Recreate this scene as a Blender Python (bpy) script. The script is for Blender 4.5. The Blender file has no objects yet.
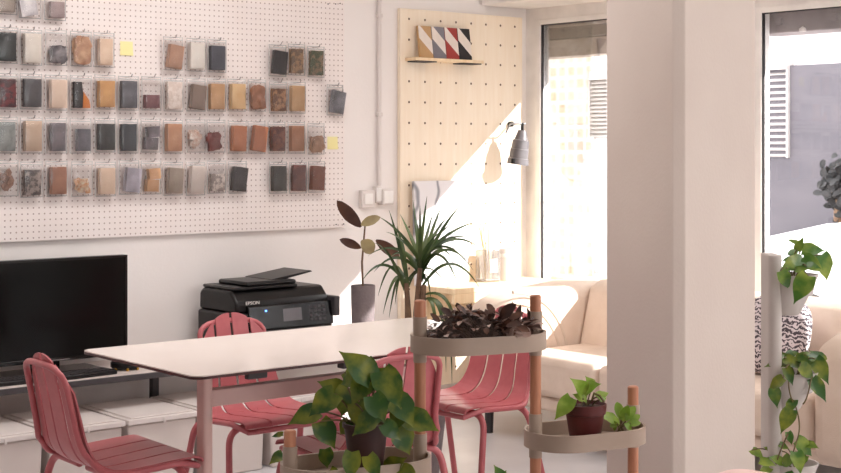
import bpy, math, random
from mathutils import Vector, Matrix, Euler, noise as mnoise
random.seed(7)
R = math.radians
C = bpy.context.scene.collection

# ------------------------------------------------------------------ camera
H = 1.36                                   # eye height
FPX, CX, HZ = 1441.0, 420.5, 148.0         # focal length in px, centre column, horizon row
CA, SA = 0.6401, 0.7683
FW = Vector((CA, SA, 0)); RT = Vector((SA, -CA, 0))
cam = bpy.data.cameras.new('camera'); co = bpy.data.objects.new('camera', cam); C.objects.link(co)
cam.sensor_width = 36; cam.lens = FPX / 841 * 36
cam.shift_y = -(236.5 - HZ) / 841
cam.clip_start = .05
co.location = (0, 0, H); co.rotation_euler = (R(90), 0, -math.atan2(CA, SA))
bpy.context.scene.camera = co

def at_d(px, py, d):
    return FW * d + RT * ((px - CX) / FPX * d) + Vector((0, 0, H - (py - HZ) / FPX * d))
def on_y(px, py, Y):
    q = (px - CX) / FPX
    return at_d(px, py, Y / (SA - q * CA))
def on_x(px, py, X):
    q = (px - CX) / FPX
    return at_d(px, py, X / (CA + q * SA))

# ------------------------------------------------------------------ materials
def lin(c):
    return tuple(((v/255)/12.92 if v/255 <= .04045 else ((v/255+.055)/1.055)**2.4) for v in c)
class NT:
    def __init__(s, name):
        s.m = bpy.data.materials.new(name); s.m.use_nodes = True
        s.t = s.m.node_tree; s.t.nodes.clear()
        s.out = s.n('ShaderNodeOutputMaterial')
    def n(s, typ, **kw):
        o = s.t.nodes.new(typ)
        for k, v in kw.items(): setattr(o, k, v)
        return o
    def l(s, a, b): s.t.links.new(a, b)
def principled(nt, rough, metal=0, spec=.5, coat=0):
    p = nt.n('ShaderNodeBsdfPrincipled')
    p.inputs['Roughness'].default_value = rough; p.inputs['Metallic'].default_value = metal
    p.inputs['Specular IOR Level'].default_value = spec
    p.inputs['Coat Weight'].default_value = coat
    nt.l(p.outputs[0], nt.out.inputs[0]); return p
def mat(name, c, rough=.5, metal=0, spec=.5, c2=None, scale=8, detail=4, bump=0, bscale=None, coat=0, stretch=None, contrast=(.35, .65), bdist=.01):
    nt = NT(name); p = principled(nt, rough, metal, spec, coat)
    c2 = c2 or tuple(min(255, v*.95) for v in c)
    tc = nt.n('ShaderNodeTexCoord'); mp = nt.n('ShaderNodeMapping')
    if stretch: mp.inputs['Scale'].default_value = stretch
    nt.l(tc.outputs['Object'], mp.inputs[0])
    nz = nt.n('ShaderNodeTexNoise'); nz.inputs['Scale'].default_value = scale; nz.inputs['Detail'].default_value = detail
    nt.l(mp.outputs[0], nz.inputs['Vector'])
    r = nt.n('ShaderNodeValToRGB')
    r.color_ramp.elements[0].position, r.color_ramp.elements[1].position = contrast
    r.color_ramp.elements[0].color = (*lin(c), 1); r.color_ramp.elements[1].color = (*lin(c2), 1)
    nt.l(nz.outputs[0], r.inputs[0]); nt.l(r.outputs[0], p.inputs['Base Color'])
    if bump:
        nb = nt.n('ShaderNodeTexNoise'); nb.inputs['Scale'].default_value = bscale or scale*4
        nt.l(mp.outputs[0], nb.inputs['Vector'])
        b = nt.n('ShaderNodeBump'); b.inputs['Strength'].default_value = bump; b.inputs['Distance'].default_value = bdist
        nt.l(nb.outputs[0], b.inputs['Height']); nt.l(b.outputs[0], p.inputs['Normal'])
    return nt.m
def math_node(nt, op, a, b=None):
    m = nt.n('ShaderNodeMath', operation=op)
    for i, v in enumerate((a, b)):
        if v is None: continue
        if isinstance(v, (int, float)): m.inputs[i].default_value = v
        else: nt.l(v, m.inputs[i])
    return m.outputs[0]
def pegmat(name, c, c2, hole, pitch, rad, off=(0, 0), nscale=6, stretch=(1, 1, 1), rough=.5):
    """board drilled with a square grid of holes, in the board's own x / z"""
    nt = NT(name); p = principled(nt, rough, spec=.3)
    tc = nt.n('ShaderNodeTexCoord'); sp = nt.n('ShaderNodeSeparateXYZ'); nt.l(tc.outputs['Object'], sp.inputs[0])
    def frac(o, k):
        v = math_node(nt, 'MULTIPLY', math_node(nt, 'ADD', o, k), 1/pitch)
        v = math_node(nt, 'FRACT', v); v = math_node(nt, 'SUBTRACT', v, .5)
        return math_node(nt, 'MULTIPLY', v, v)
    d2 = math_node(nt, 'ADD', frac(sp.outputs[0], off[0]+50*pitch), frac(sp.outputs[2], off[1]+50*pitch))
    d = math_node(nt, 'SQRT', d2)
    inside = math_node(nt, 'LESS_THAN', d, rad/pitch)
    mp = nt.n('ShaderNodeMapping'); mp.inputs['Scale'].default_value = stretch; nt.l(tc.outputs['Object'], mp.inputs[0])
    nz = nt.n('ShaderNodeTexNoise'); nz.inputs['Scale'].default_value = nscale; nz.inputs['Detail'].default_value = 5
    nt.l(mp.outputs[0], nz.inputs['Vector'])
    r = nt.n('ShaderNodeValToRGB'); r.color_ramp.elements[0].position = .3; r.color_ramp.elements[1].position = .7
    r.color_ramp.elements[0].color = (*lin(c), 1); r.color_ramp.elements[1].color = (*lin(c2), 1)
    nt.l(nz.outputs[0], r.inputs[0])
    mx = nt.n('ShaderNodeMix', data_type='RGBA'); nt.l(inside, mx.inputs[0]); nt.l(r.outputs[0], mx.inputs[6])
    mx.inputs[7].default_value = (*lin(hole), 1); nt.l(mx.outputs[2], p.inputs['Base Color'])
    return nt.m
def clearmat(name, tint=(1, 1, 1), gloss=.08, rough=.03, film=0):
    nt = NT(name)
    tr = nt.n('ShaderNodeBsdfTransparent'); tr.inputs[0].default_value = (*tint, 1)
    gl = nt.n('ShaderNodeBsdfGlossy'); gl.inputs['Roughness'].default_value = rough
    lw = nt.n('ShaderNodeFresnel'); lw.inputs[0].default_value = 1.45
    f = math_node(nt, 'MULTIPLY', lw.outputs[0], gloss/.04)
    f.node.use_clamp = True
    mx = nt.n('ShaderNodeMixShader'); nt.l(f, mx.inputs[0]); nt.l(tr.outputs[0], mx.inputs[1]); nt.l(gl.outputs[0], mx.inputs[2])
    last = mx
    if film:
        df = nt.n('ShaderNodeBsdfDiffuse'); df.inputs[0].default_value = (.88, .86, .85, 1)
        m2 = nt.n('ShaderNodeMixShader'); m2.inputs[0].default_value = film
        nt.l(mx.outputs[0], m2.inputs[1]); nt.l(df.outputs[0], m2.inputs[2]); last = m2
    nt.l(last.outputs[0], nt.out.inputs[0]); return nt.m
def leafmat(name, c, c2, scale=14, trans=.25, rough=.35):
    nt = NT(name); p = principled(nt, rough)
    tc = nt.n('ShaderNodeTexCoord'); nz = nt.n('ShaderNodeTexNoise'); nz.inputs['Scale'].default_value = scale; nz.inputs['Detail'].default_value = 3
    nt.l(tc.outputs['Object'], nz.inputs['Vector'])
    r = nt.n('ShaderNodeValToRGB'); r.color_ramp.elements[0].position = .42; r.color_ramp.elements[1].position = .68
    r.color_ramp.elements[0].color = (*lin(c), 1); r.color_ramp.elements[1].color = (*lin(c2), 1)
    nt.l(nz.outputs[0], r.inputs[0]); nt.l(r.outputs[0], p.inputs['Base Color'])
    tl = nt.n('ShaderNodeBsdfTranslucent'); nt.l(r.outputs[0], tl.inputs[0])
    mx = nt.n('ShaderNodeMixShader'); mx.inputs[0].default_value = trans
    nt.l(p.outputs[0], mx.inputs[1]); nt.l(tl.outputs[0], mx.inputs[2]); nt.l(mx.outputs[0], nt.out.inputs[0])
    return nt.m

M = {}
M['wall'] = mat('wall_paint', (240, 235, 232), .7, spec=.2, c2=(237, 231, 228), scale=2, bump=.08, bscale=90)
M['ceil'] = mat('ceiling_paint', (243, 238, 234), .8, spec=.2)
M['pillar'] = mat('pillar_paint', (203, 190, 181), .75, spec=.15, c2=(198, 184, 175), scale=3, bump=.07, bscale=120, stretch=(1, 1, .6))
M['floor'] = mat('polished_concrete', (224, 222, 224), .28, spec=.5, c2=(208, 205, 207), scale=2.2, detail=7, bump=.03, bscale=30)
M['trim'] = mat('white_trim', (244, 240, 236), .45)
M['peg'] = pegmat('white_pegboard', (240, 232, 229), (237, 227, 223), (172, 154, 148), .0254, .0036)
M['woodpeg'] = pegmat('birch_pegboard', (246, 232, 212), (241, 224, 200), (104, 80, 62), .1068, .0062, off=(.0534-.058, -.034), nscale=3, stretch=(14, 1, 1.2))
M['birch'] = mat('birch_wood', (240, 218, 184), .5, c2=(230, 203, 164), scale=3, stretch=(14, 14, 1.5))
M['pole'] = mat('beech_pole', (194, 134, 102), .45, c2=(176, 114, 84), scale=5, stretch=(16, 16, 1))
M['sleeve'] = mat('taupe_plastic', (168, 148, 132), .5, c2=(160, 140, 124))
M['pink'] = mat('pink_lacquer', (186, 99, 103), .36, c2=(180, 92, 97), scale=30, spec=.5)
M['table'] = mat('table_laminate', (238, 227, 219), .13, c2=(235, 223, 215), scale=3, spec=.5)
M['tableedge'] = mat('dark_table_core', (72, 30, 30), .45, c2=(60, 26, 26))
M['tableframe'] = mat('pale_pink_steel', (226, 190, 182), .4, c2=(221, 184, 176))
M['black'] = mat('black_plastic', (17, 15, 16), .36, spec=.35, c2=(21, 19, 20), scale=40)
M['blackgloss'] = mat('black_gloss', (9, 9, 10), .12, c2=(12, 12, 13))
M['screen'] = mat('tv_glass', (7, 9, 9), .14, spec=.22, c2=(9, 11, 11))
M['darkgrey'] = mat('dark_grey_metal', (78, 74, 76), .45, metal=.4, c2=(70, 66, 68))
M['lcd'] = mat('printer_display', (104, 100, 102), .2, c2=(94, 90, 94))
M['whiteplastic'] = mat('white_plastic', (226, 218, 214), .4, c2=(218, 209, 205), scale=5)
M['binplastic'] = mat('storage_bin_plastic', (214, 204, 198), .4, c2=(206, 195, 189), scale=4)
M['shelf'] = mat('white_shelf_board', (216, 204, 198), .4, c2=(209, 196, 190))
M['brass'] = mat('brass', (196, 150, 70), .3, metal=1)
M['chrome'] = mat('steel', (190, 188, 188), .25, metal=1)
M['sofa'] = mat('cream_upholstery', (226, 208, 193), .85, spec=.15, c2=(219, 200, 184), scale=12, bump=.3, bscale=260, bdist=.004)
M['piping'] = mat('cream_piping', (226, 208, 192), .8, spec=.1)
M['greypot'] = mat('grey_fibre_pot', (124, 112, 112), .8, c2=(112, 101, 102), scale=18, bump=.3)
M['terra'] = mat('oxblood_pot', (88, 25, 22), .5, c2=(72, 20, 19), scale=14)
M['brownpot'] = mat('brown_nursery_pot', (62, 30, 26), .5, c2=(52, 25, 22))
M['soil'] = mat('potting_soil', (48, 34, 28), .95, c2=(70, 52, 42), scale=60, bump=.8)
M['tower'] = mat('grey_planter_plastic', (186, 177, 170), .55, c2=(178, 168, 161))
M['pothos'] = leafmat('pothos_leaf', (44, 82, 24), (128, 132, 40), 20, .15)
M['pothos2'] = leafmat('bright_pothos_leaf', (66, 108, 34), (140, 156, 64), 18, .25)
M['limeleaf'] = leafmat('lime_leaf', (118, 152, 50), (164, 184, 88), 18, .3)
M['draco'] = leafmat('dracaena_leaf', (48, 70, 36), (96, 112, 62), 9, .2)
M['rubber'] = leafmat('rubber_leaf', (70, 44, 36), (96, 66, 48), 8, .1, .3)
M['rubber2'] = leafmat('pale_rubber_leaf', (168, 158, 110), (140, 120, 90), 8, .25, .4)
M['darkleaf'] = leafmat('dark_purple_leaf', (66, 44, 38), (118, 80, 62), 22, .1, .6)
M['palebit'] = mat('pale_dry_petal', (214, 190, 178), .7, c2=(180, 146, 132), scale=40)
M['stem'] = mat('green_stem', (104, 92, 48), .6, c2=(92, 70, 44), scale=20)
M['bark'] = mat('brown_stem', (126, 98, 74), .8, c2=(96, 72, 56), scale=30)
M['note'] = mat('yellow_note_paper', (244, 236, 176), .8, c2=(240, 230, 164))
M['bag'] = clearmat('clear_bag', (.996, .994, .993), .035, .18, film=.015)
M['zip'] = clearmat('bag_seal', (1, 1, 1), .02, .3, film=.5)
M['glass'] = clearmat('window_glass', (.985, .99, .99), .03, .01)
M['jarglass'] = clearmat('jar_glass', (.93, .92, .9), .08, .03, film=.15)
M['gasket'] = mat('dark_gasket', (44, 40, 42), .5)
M['shutter'] = mat('weathered_shutter', (134, 118, 108), .6, c2=(106, 92, 86), scale=7, detail=8)
M['shutter2'] = mat('stained_concrete', (228, 214, 202), .8, c2=(190, 172, 160), scale=9, detail=8)
M['steelbox'] = mat('grey_shutter_box', (148, 138, 138), .6, c2=(128, 118, 120), scale=10)
M['lampgrey'] = mat('lamp_grey', (126, 122, 124), .35, metal=.3, c2=(110, 106, 108))
M['reed'] = mat('reed', (196, 168, 126), .7)
M['road'] = mat('asphalt', (150, 146, 146), .9, c2=(132, 128, 128), scale=30)
M['carwhite'] = mat('white_car_paint', (216, 216, 220), .2, coat=.5)
M['carglass'] = mat('car_glass', (40, 44, 48), .08)
M['tyre'] = mat('tyre_rubber', (28, 27, 28), .8)
M['greydoor'] = mat('grey_render', (88, 83, 89), .8, c2=(76, 72, 79), scale=1.6, detail=7, stretch=(1, .8, 3))
M['louvre'] = mat('aluminium_louvre', (186, 180, 178), .45, metal=.3)
M['shrub'] = leafmat('dark_shrub_leaf', (18, 18, 20), (36, 36, 38), 10, .0, .8)
def zebra():
    nt = NT('grey_zebra_fabric'); p = principled(nt, .85, spec=.1)
    tc = nt.n('ShaderNodeTexCoord'); w = nt.n('ShaderNodeTexWave'); w.inputs['Scale'].default_value = 16; w.inputs['Distortion'].default_value = 9
    w.inputs['Detail'].default_value = 3; w.inputs['Detail Scale'].default_value = 3; w.bands_direction = 'Z'
    nt.l(tc.outputs['Object'], w.inputs['Vector'])
    r = nt.n('ShaderNodeValToRGB'); r.color_ramp.elements[0].position = .35; r.color_ramp.elements[1].position = .6
    r.color_ramp.elements[0].color = (*lin((82, 74, 80)), 1); r.color_ramp.elements[1].color = (*lin((214, 204, 206)), 1)
    nt.l(w.outputs[0], r.inputs[0]); nt.l(r.outputs[0], p.inputs['Base Color']); return nt.m
M['zebra'] = zebra()
def tiles(name, c, c2, mortar, w, h, m=.012):
    nt = NT(name); p = principled(nt, .35)
    tc = nt.n('ShaderNodeTexCoord'); sp = nt.n('ShaderNodeSeparateXYZ'); nt.l(tc.outputs['Object'], sp.inputs[0])
    cb = nt.n('ShaderNodeCombineXYZ'); nt.l(sp.outputs[1], cb.inputs[0]); nt.l(sp.outputs[2], cb.inputs[1])
    b = nt.n('ShaderNodeTexBrick'); b.offset = 0; b.inputs['Scale'].default_value = 1
    b.inputs['Brick Width'].default_value = w; b.inputs['Row Height'].default_value = h; b.inputs['Mortar Size'].default_value = m
    b.inputs['Color1'].default_value = (*lin(c), 1); b.inputs['Color2'].default_value = (*lin(c2), 1); b.inputs['Mortar'].default_value = (*lin(mortar), 1)
    nt.l(cb.outputs[0], b.inputs[0]); nt.l(b.outputs[0], p.inputs['Base Color']); return nt.m
M['bigtile'] = tiles('white_facade_panels', (206, 201, 203), (202, 196, 199), (160, 146, 150), .42, .3, .008)
M['mosaic'] = tiles('cream_facade_mosaic', (188, 158, 126), (202, 190, 178), (210, 202, 196), .12, .12, .02)
def marble():
    nt = NT('abstract_print'); p = principled(nt, .6)
    tc = nt.n('ShaderNodeTexCoord'); w = nt.n('ShaderNodeTexWave'); w.inputs['Scale'].default_value = 1.6; w.inputs['Distortion'].default_value = 14
    w.inputs['Detail'].default_value = 3; nt.l(tc.outputs['Object'], w.inputs['Vector'])
    r = nt.n('ShaderNodeValToRGB'); r.color_ramp.elements[0].position = .0; r.color_ramp.elements[1].position = .1
    r.color_ramp.elements[0].color = (*lin((140, 140, 146)), 1); r.color_ramp.elements[1].color = (*lin((222, 218, 220)), 1)
    nt.l(w.outputs[0], r.inputs[0]); nt.l(r.outputs[0], p.inputs['Base Color']); return nt.m
M['marble'] = marble()

# ------------------------------------------------------------------ mesh builder
class MB:
    def __init__(s): s.v = []; s.f = []; s.mi = []
    def add(s, vs, fs, mi=0):
        b = len(s.v); s.v += [Vector(v) for v in vs]
        for f in fs: s.f.append([b+i for i in f]); s.mi.append(mi)
        return s
    def box(s, c, size, rot=None, mi=0):
        c = Vector(c); x, y, z = [k/2 for k in size]
        vs = [Vector(p) for p in ((-x,-y,-z),(x,-y,-z),(x,y,-z),(-x,y,-z),(-x,-y,z),(x,-y,z),(x,y,z),(-x,y,z))]
        if rot is not None:
            m = Euler(rot).to_matrix(); vs = [m @ v for v in vs]
        return s.add([c+v for v in vs], [(0,3,2,1),(4,5,6,7),(0,1,5,4),(1,2,6,5),(2,3,7,6),(3,0,4,7)], mi)
    def bb(s, x0, x1, y0, y1, z0, z1, mi=0):
        return s.box(((x0+x1)/2, (y0+y1)/2, (z0+z1)/2), (abs(x1-x0), abs(y1-y0), abs(z1-z0)), mi=mi)
    def tube(s, pts, r, seg=10, mi=0, caps=True):
        pts = [Vector(p) for p in pts]; n = len(pts)
        rs = r if isinstance(r, (list, tuple)) else [r]*n
        t = [(pts[min(i+1, n-1)]-pts[max(i-1, 0)]).normalized() for i in range(n)]
        a = t[0].orthogonal().normalized(); vs = []; fs = []
        for i in range(n):
            a = (a - t[i]*a.dot(t[i])).normalized(); b = t[i].cross(a)
            for k in range(seg):
                g = 2*math.pi*k/seg; vs.append(pts[i] + (a*math.cos(g)+b*math.sin(g))*rs[i])
        for i in range(n-1):
            for k in range(seg):
                k2 = (k+1) % seg; fs.append((i*seg+k, i*seg+k2, (i+1)*seg+k2, (i+1)*seg+k))
        if caps: fs.append(tuple(range(seg-1, -1, -1))); fs.append(tuple((n-1)*seg+k for k in range(seg)))
        return s.add(vs, fs, mi)
    def lathe(s, prof, c=(0, 0, 0), seg=28, mi=0, close=True):
        c = Vector(c); vs = []; fs = []
        for (r, z) in prof:
            for k in range(seg):
                g = 2*math.pi*k/seg; vs.append(c+Vector((r*math.cos(g), r*math.sin(g), z)))
        for i in range(len(prof)-1):
            for k in range(seg):
                k2 = (k+1) % seg; fs.append((i*seg+k, i*seg+k2, (i+1)*seg+k2, (i+1)*seg+k))
        if close:
            if prof[0][0] > 1e-5: fs.append(tuple(range(seg-1, -1, -1)))
            if prof[-1][0] > 1e-5: fs.append(tuple((len(prof)-1)*seg+k for k in range(seg)))
        return s.add(vs, fs, mi)
    def prism(s, poly, a0, a1, axis='z', mi=0):
        n = len(poly)
        def P(p, h):
            return {'z': (p[0], p[1], h), 'y': (p[0], h, p[1]), 'x': (h, p[0], p[1])}[axis]
        vs = [P(p, a0) for p in poly]+[P(p, a1) for p in poly]
        fs = [tuple(range(n-1, -1, -1)), tuple(range(n, 2*n))]+[(i, (i+1) % n, n+(i+1) % n, n+i) for i in range(n)]
        return s.add(vs, fs, mi)
    def grid(s, P, nu, nv, mi=0):
        vs = [P(i/nu, j/nv) for i in range(nu+1) for j in range(nv+1)]
        fs = [(i*(nv+1)+j, (i+1)*(nv+1)+j, (i+1)*(nv+1)+j+1, i*(nv+1)+j+1) for i in range(nu) for j in range(nv)]
        return s.add(vs, fs, mi)
    def pillow(s, c, size, p=4, n=12, rot=None, mi=0):
        """superellipsoid cushion"""
        c = Vector(c); m = Euler(rot).to_matrix() if rot else Matrix.Identity(3); vs = []; fs = []
        def sg(x, e): return math.copysign(abs(x)**e, x)
        e = 2/p; nu, nv = n, n*2
        for i in range(nu+1):
            th = -math.pi/2+math.pi*i/nu
            for j in range(nv):
                ph = 2*math.pi*j/nv
                q = Vector((sg(math.cos(th), e)*sg(math.cos(ph), e)*size[0]/2, sg(math.cos(th), e)*sg(math.sin(ph), e)*size[1]/2, sg(math.sin(th), e)*size[2]/2))
                vs.append(c+m@q)
        for i in range(nu):
            for j in range(nv): fs.append((i*nv+j, i*nv+(j+1) % nv, (i+1)*nv+(j+1) % nv, (i+1)*nv+j))
        return s.add(vs, fs, mi)
    def leaf(s, base, d, up, L, W, kind='heart', droop=.5, fold=.25, n=8, mi=0, wave=0):
        base = Vector(base); d = Vector(d).normalized(); up = Vector(up)
        side = d.cross(up)
        if side.length < 1e-3: side = d.orthogonal()
        side.normalize(); nn = side.cross(d).normalized()
        p = base.copy(); vs = []; fs = []
        for i in range(n+1):
            t = i/n; a = droop*t
            dd = d*math.cos(a)-nn*math.sin(a); n2 = nn*math.cos(a)+d*math.sin(a)
            if i: p = p+dd*(L/n)
            if kind == 'heart': w = W/2*max(0, math.sin(math.pi*min(1, (t*.93+.07))**.6))**(.65+.75*t)
            elif kind == 'oval': w = W/2*max(0, math.sin(math.pi*(t*.96+.02)))**.7
            else: w = W/2*min(1, .45+t*3)*(1-t)**.55
            if i == n: w = W*.01
            wv = wave*math.sin(i*2.1)
            off = n2*(w*fold+wv*w)
            back = d*(-.12*W if (kind == 'heart' and i == 0) else 0)
            vs += [p+side*w+off+back, p.copy(), p-side*w+off+back]
        for i in range(n):
            a = i*3; fs += [(a, a+1, a+4, a+3), (a+1, a+2, a+5, a+4)]
        return s.add(vs, fs, mi)

def obj(name, mb, m, parent=None, bevel=0, smooth=True, ang=38, seg=2, subs=0):
    me = bpy.data.meshes.new(name); me.from_pydata([tuple(v) for v in mb.v], [], mb.f); me.validate()
    ms = m if isinstance(m, (list, tuple)) else [m]
    for k in ms: me.materials.append(M[k] if isinstance(k, str) else k)
    if len(ms) > 1:
        for p, i in zip(me.polygons, mb.mi): p.material_index = i
    if smooth:
        me.polygons.foreach_set('use_smooth', [True]*len(me.polygons)); me.set_sharp_from_angle(angle=R(ang))
    o = bpy.data.objects.new(name, me); C.objects.link(o)
    if parent is not None: o.parent = parent
    if bevel:
        b = o.modifiers.new('bevel', 'BEVEL'); b.width = bevel; b.segments = seg; b.limit_method = 'ANGLE'; b.angle_limit = R(40)
    return o
def tag(o, label=None, cat=None, group=None, kind=None):
    if label: o['label'] = label
    if cat: o['category'] = cat
    if group: o['group'] = group
    if kind: o['kind'] = kind
    return o
def thing(name, label, cat, loc=(0, 0, 0), rz=0, group=None):
    o = bpy.data.objects.new(name, None); C.objects.link(o); o.empty_display_size = .1
    o.location = loc; o.rotation_euler = (0, 0, rz)
    return tag(o, label, cat, group)
def struct(name, mb, m, parent=None, bevel=0, smooth=False):
    o = obj(name, mb, m, parent, bevel, smooth)
    if parent is None: o['kind'] = 'structure'
    return o
def dup(root, loc, rz, label=None, group=None):
    r = root.copy(); C.objects.link(r); r.location = loc; r.rotation_euler = (0, 0, rz)
    if label: r['label'] = label
    if group: r['group'] = group
    for ch in list(root.children):
        c = ch.copy(); C.objects.link(c); c.parent = r
        for g in list(ch.children):
            q = g.copy(); C.objects.link(q); q.parent = c
    return r
def local(root_loc, p): return Vector(p)-Vector(root_loc)
def bez(a, b, c, n=10):
    a, b, c = Vector(a), Vector(b), Vector(c)
    return [a*(1-t)**2+b*2*t*(1-t)+c*t*t for t in [i/n for i in range(n+1)]]
def bend(pts, rad=.05, n=6):
    """polyline with rounded corners"""
    pts = [Vector(p) for p in pts]; out = [pts[0]]
    for i in range(1, len(pts)-1):
        a, b, c = pts[i-1], pts[i], pts[i+1]
        u = (a-b); v = (c-b); r = min(rad, u.length*.49, v.length*.49)
        out += bez(b+u.normalized()*r, b, b+v.normalized()*r, n)
    return out+[pts[-1]]
def rrect(w, h, r, n=6):
    out = []
    for (sx, sy, a0) in ((1, 1, 0), (-1, 1, 90), (-1, -1, 180), (1, -1, 270)):
        for i in range(n+1):
            a = R(a0+90*i/n); out.append((sx*(w/2-r)+r*math.cos(a), sy*(h/2-r)+r*math.sin(a)))
    return out

# ------------------------------------------------------------------ setting
YW, XW = 5.75, 5.55          # pegboard wall, window wall
X0, Y0, ZC = -2.4, -2.2, 2.75
HEAD, SILL = 2.062, .59
W1 = (4.35, 5.675); W2 = (.8, 4.205); TH = .075
H2 = 2.02
struct('floor', MB().bb(X0, XW+TH, Y0, YW, -.1, 0), 'floor')
struct('ceiling', MB().bb(X0, XW+TH, Y0, YW, ZC, ZC+.15), 'ceil')
struct('wall_left', MB().bb(X0, XW+TH, YW, YW+.15, 0, ZC), 'wall')
struct('wall_rear', MB().bb(X0-.15, X0, Y0, YW+.15, 0, ZC), 'wall')
w = MB(); W3 = (2.4, 5.2, .8, 2.4)
w.bb(X0, W3[0], Y0-.15, Y0, 0, ZC); w.bb(W3[1], XW+TH, Y0-.15, Y0, 0, ZC); w.bb(W3[0], W3[1], Y0-.15, Y0, 0, W3[2]); w.bb(W3[0], W3[1], Y0-.15, Y0, W3[3], ZC)
struct('wall_near', w, 'wall')
w = MB()
for xx in (W3[0], (W3[0]+W3[1])/2-.03, W3[1]-.06): w.bb(xx, xx+.06, Y0-.1, Y0-.04, W3[2], W3[3])
w.bb(W3[0], W3[1], Y0-.1, Y0-.04, W3[2], W3[2]+.05); w.bb(W3[0], W3[1], Y0-.1, Y0-.04, W3[3]-.05, W3[3])
w3 = struct('window_3', w, 'trim')  # unseen window, added to bring daylight onto the left wall and pillar
obj('pane', MB().bb(W3[0]+.05, W3[1]-.05, Y0-.073, Y0-.067, W3[2]+.05, W3[3]-.05), 'glass', w3, smooth=False)
w = MB()
w.bb(XW, XW+TH, Y0, YW, HEAD, ZC); w.bb(XW, XW+TH, Y0, YW, 0, SILL)
w.bb(XW, XW+TH, W1[1], YW, SILL, HEAD); w.bb(XW, XW+TH, W2[1], W1[0], SILL, HEAD); w.bb(XW, XW+TH, Y0, W2[0], SILL, HEAD)
w.bb(XW, XW+TH, W2[0], W2[1], H2, HEAD)
struct('wall_right', w, 'trim')
struct('trim_1', MB().bb(5.2, XW, Y0, YW-.02, 2.125, ZC), 'trim', bevel=.006)          # boxed beam above the windows
struct('baseboard_left', MB().bb(X0, XW, YW-.015, YW, 0, .07), 'trim')
pl = (3.80, 4.215, 3.19, 3.525)
pm = MB(); ch = .03
pm.prism([(pl[0]+ch, pl[2]), (pl[1], pl[2]), (pl[1], pl[3]), (pl[0], pl[3]), (pl[0], pl[2]+ch)], 0, ZC)
struct('pillar', pm, 'pillar', bevel=.004)

def window(n, y0, y1, z1):
    fr = MB(); t = .042; x0, x1 = XW-.006, XW+.06
    fr.bb(x0, x1, y0, y0+t, SILL, z1); fr.bb(x0, x1, y1-t, y1, SILL, z1); fr.bb(x0, x1, y0+t, y1-t, SILL, SILL+t); fr.bb(x0, x1, y0+t, y1-t, z1-.028, z1)
    if y1-y0 > 2: fr.bb(x0, x1, (y0+y1)/2-.03, (y0+y1)/2+.03, SILL+t, z1-.02)
    f = struct('window_%d' % n, fr, 'trim', bevel=.003)
    g = MB(); q = .008
    g.bb(x0+.008, XW+.015, y1-t-q, y1-t, SILL+t, z1-.028); g.bb(x0+.008, XW+.015, y0+t, y0+t+q, SILL+t, z1-.028)
    g.bb(x0+.008, XW+.015, y0+t, y1-t, z1-.028-q*.6, z1-.028)
    obj('gasket', g, 'gasket', f, smooth=False)
    obj('pane', MB().bb(XW+.015, XW+.021, y0+t, y1-t, SILL+t, z1-.028), 'glass', f, smooth=False)
    obj('window_sill', MB().bb(XW-.06, XW-.007, y0, y1, SILL-.03, SILL), 'trim', f, bevel=.006)
window(1, W1[0], W1[1], HEAD); window(2, W2[0], W2[1], H2)

# shutter housings outside, behind the glass
s = thing('shutter_box', 'weathered brown roller shutter housing at the head of the window beside the wooden pegboard', 'shutter box', (XW+TH+.1, 4.98, 1.86))
xo = .0
obj('housing', MB().bb(-.09, .09, -.68, .9, .10, .235), 'shutter', s, bevel=.006)
obj('lower_rail', MB().bb(-.075, .06, -.68, .9, .0, .095), 'shutter2', s, bevel=.004)
obj('lip', MB().bb(-.1, -.085, -.68, .9, .16, .18), 'shutter2', s, bevel=.002)
s = thing('shutter_box', 'grey bolted roller shutter housing at the head of the window above the white car', 'shutter box', (XW+TH+.1, 2.9, 1.9))
obj('housing', MB().bb(-.09, .09, -1.3, 1.38, 0, .15), 'steelbox', s, bevel=.006)
for k, yy in enumerate((1.22, .92, .62, .3)):
    obj('bolt', MB().box((-.098, yy, .055), (.02, .03, .03)), 'steelbox', s, bevel=.003)
obj('cap', MB().lathe([(.0, -.012), (.016, -.012), (.016, .0), (.0, .012)], (-.1, 1.09, .012), 12), 'whiteplastic', s)

# ------------------------------------------------------------------ outside
rd = MB().bb(XW+TH, 14, -6, 18, -.22, -.12); struct('road', rd, 'road')
XF = 10.0
b = thing('building', 'pale tiled street building with dark grey panel and louvres across the road', 'building', (XF, 8, -.12))
B = Vector((XF, 8, -.12))
f = MB(); f.bb(0, 2.4, -12.2, 1.42, 0, 3.6); f.bb(0, .35, -24, -12.2, 0, 9.5); obj('wall', f, 'bigtile', b, smooth=False)  # tall thin end section is unseen, added to keep sun off the pillar
f = MB(); f.bb(.0, 2.4, 1.43, 7, 0, 3.6); obj('mosaic_wall', f, 'mosaic', b, smooth=False)
f = MB(); f.bb(-.05, -.002, -6, -.565, 0, 2.16)
obj('dark_panel', f, 'greydoor', b, smooth=False)
def louvre(y0, y1, z0, z1):
    l = MB(); l.bb(-.02, 0, y0, y1, z0, z1); obj_l = obj('vent', l, 'gasket', b, smooth=False)
    k = MB(); n = 14
    for i in range(n):
        z = z0+(z1-z0)*(i+.5)/n; k.box((-.045, (y0+y1)/2, z), (.055, y1-y0, .012), (0, R(-32), 0))
    k.bb(-.08, 0, y0-.02, y0, z0, z1); k.bb(-.08, 0, y1, y1+.02, z0, z1); k.bb(-.1, 0, y0-.02, y1+.02, z1, z1+.07)
    obj('slats', k, 'louvre', obj_l, smooth=False)
louvre(1.20, 1.42, 1.58, 2.12)
louvre(-.80, -.53, 1.40, 2.13)
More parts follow.
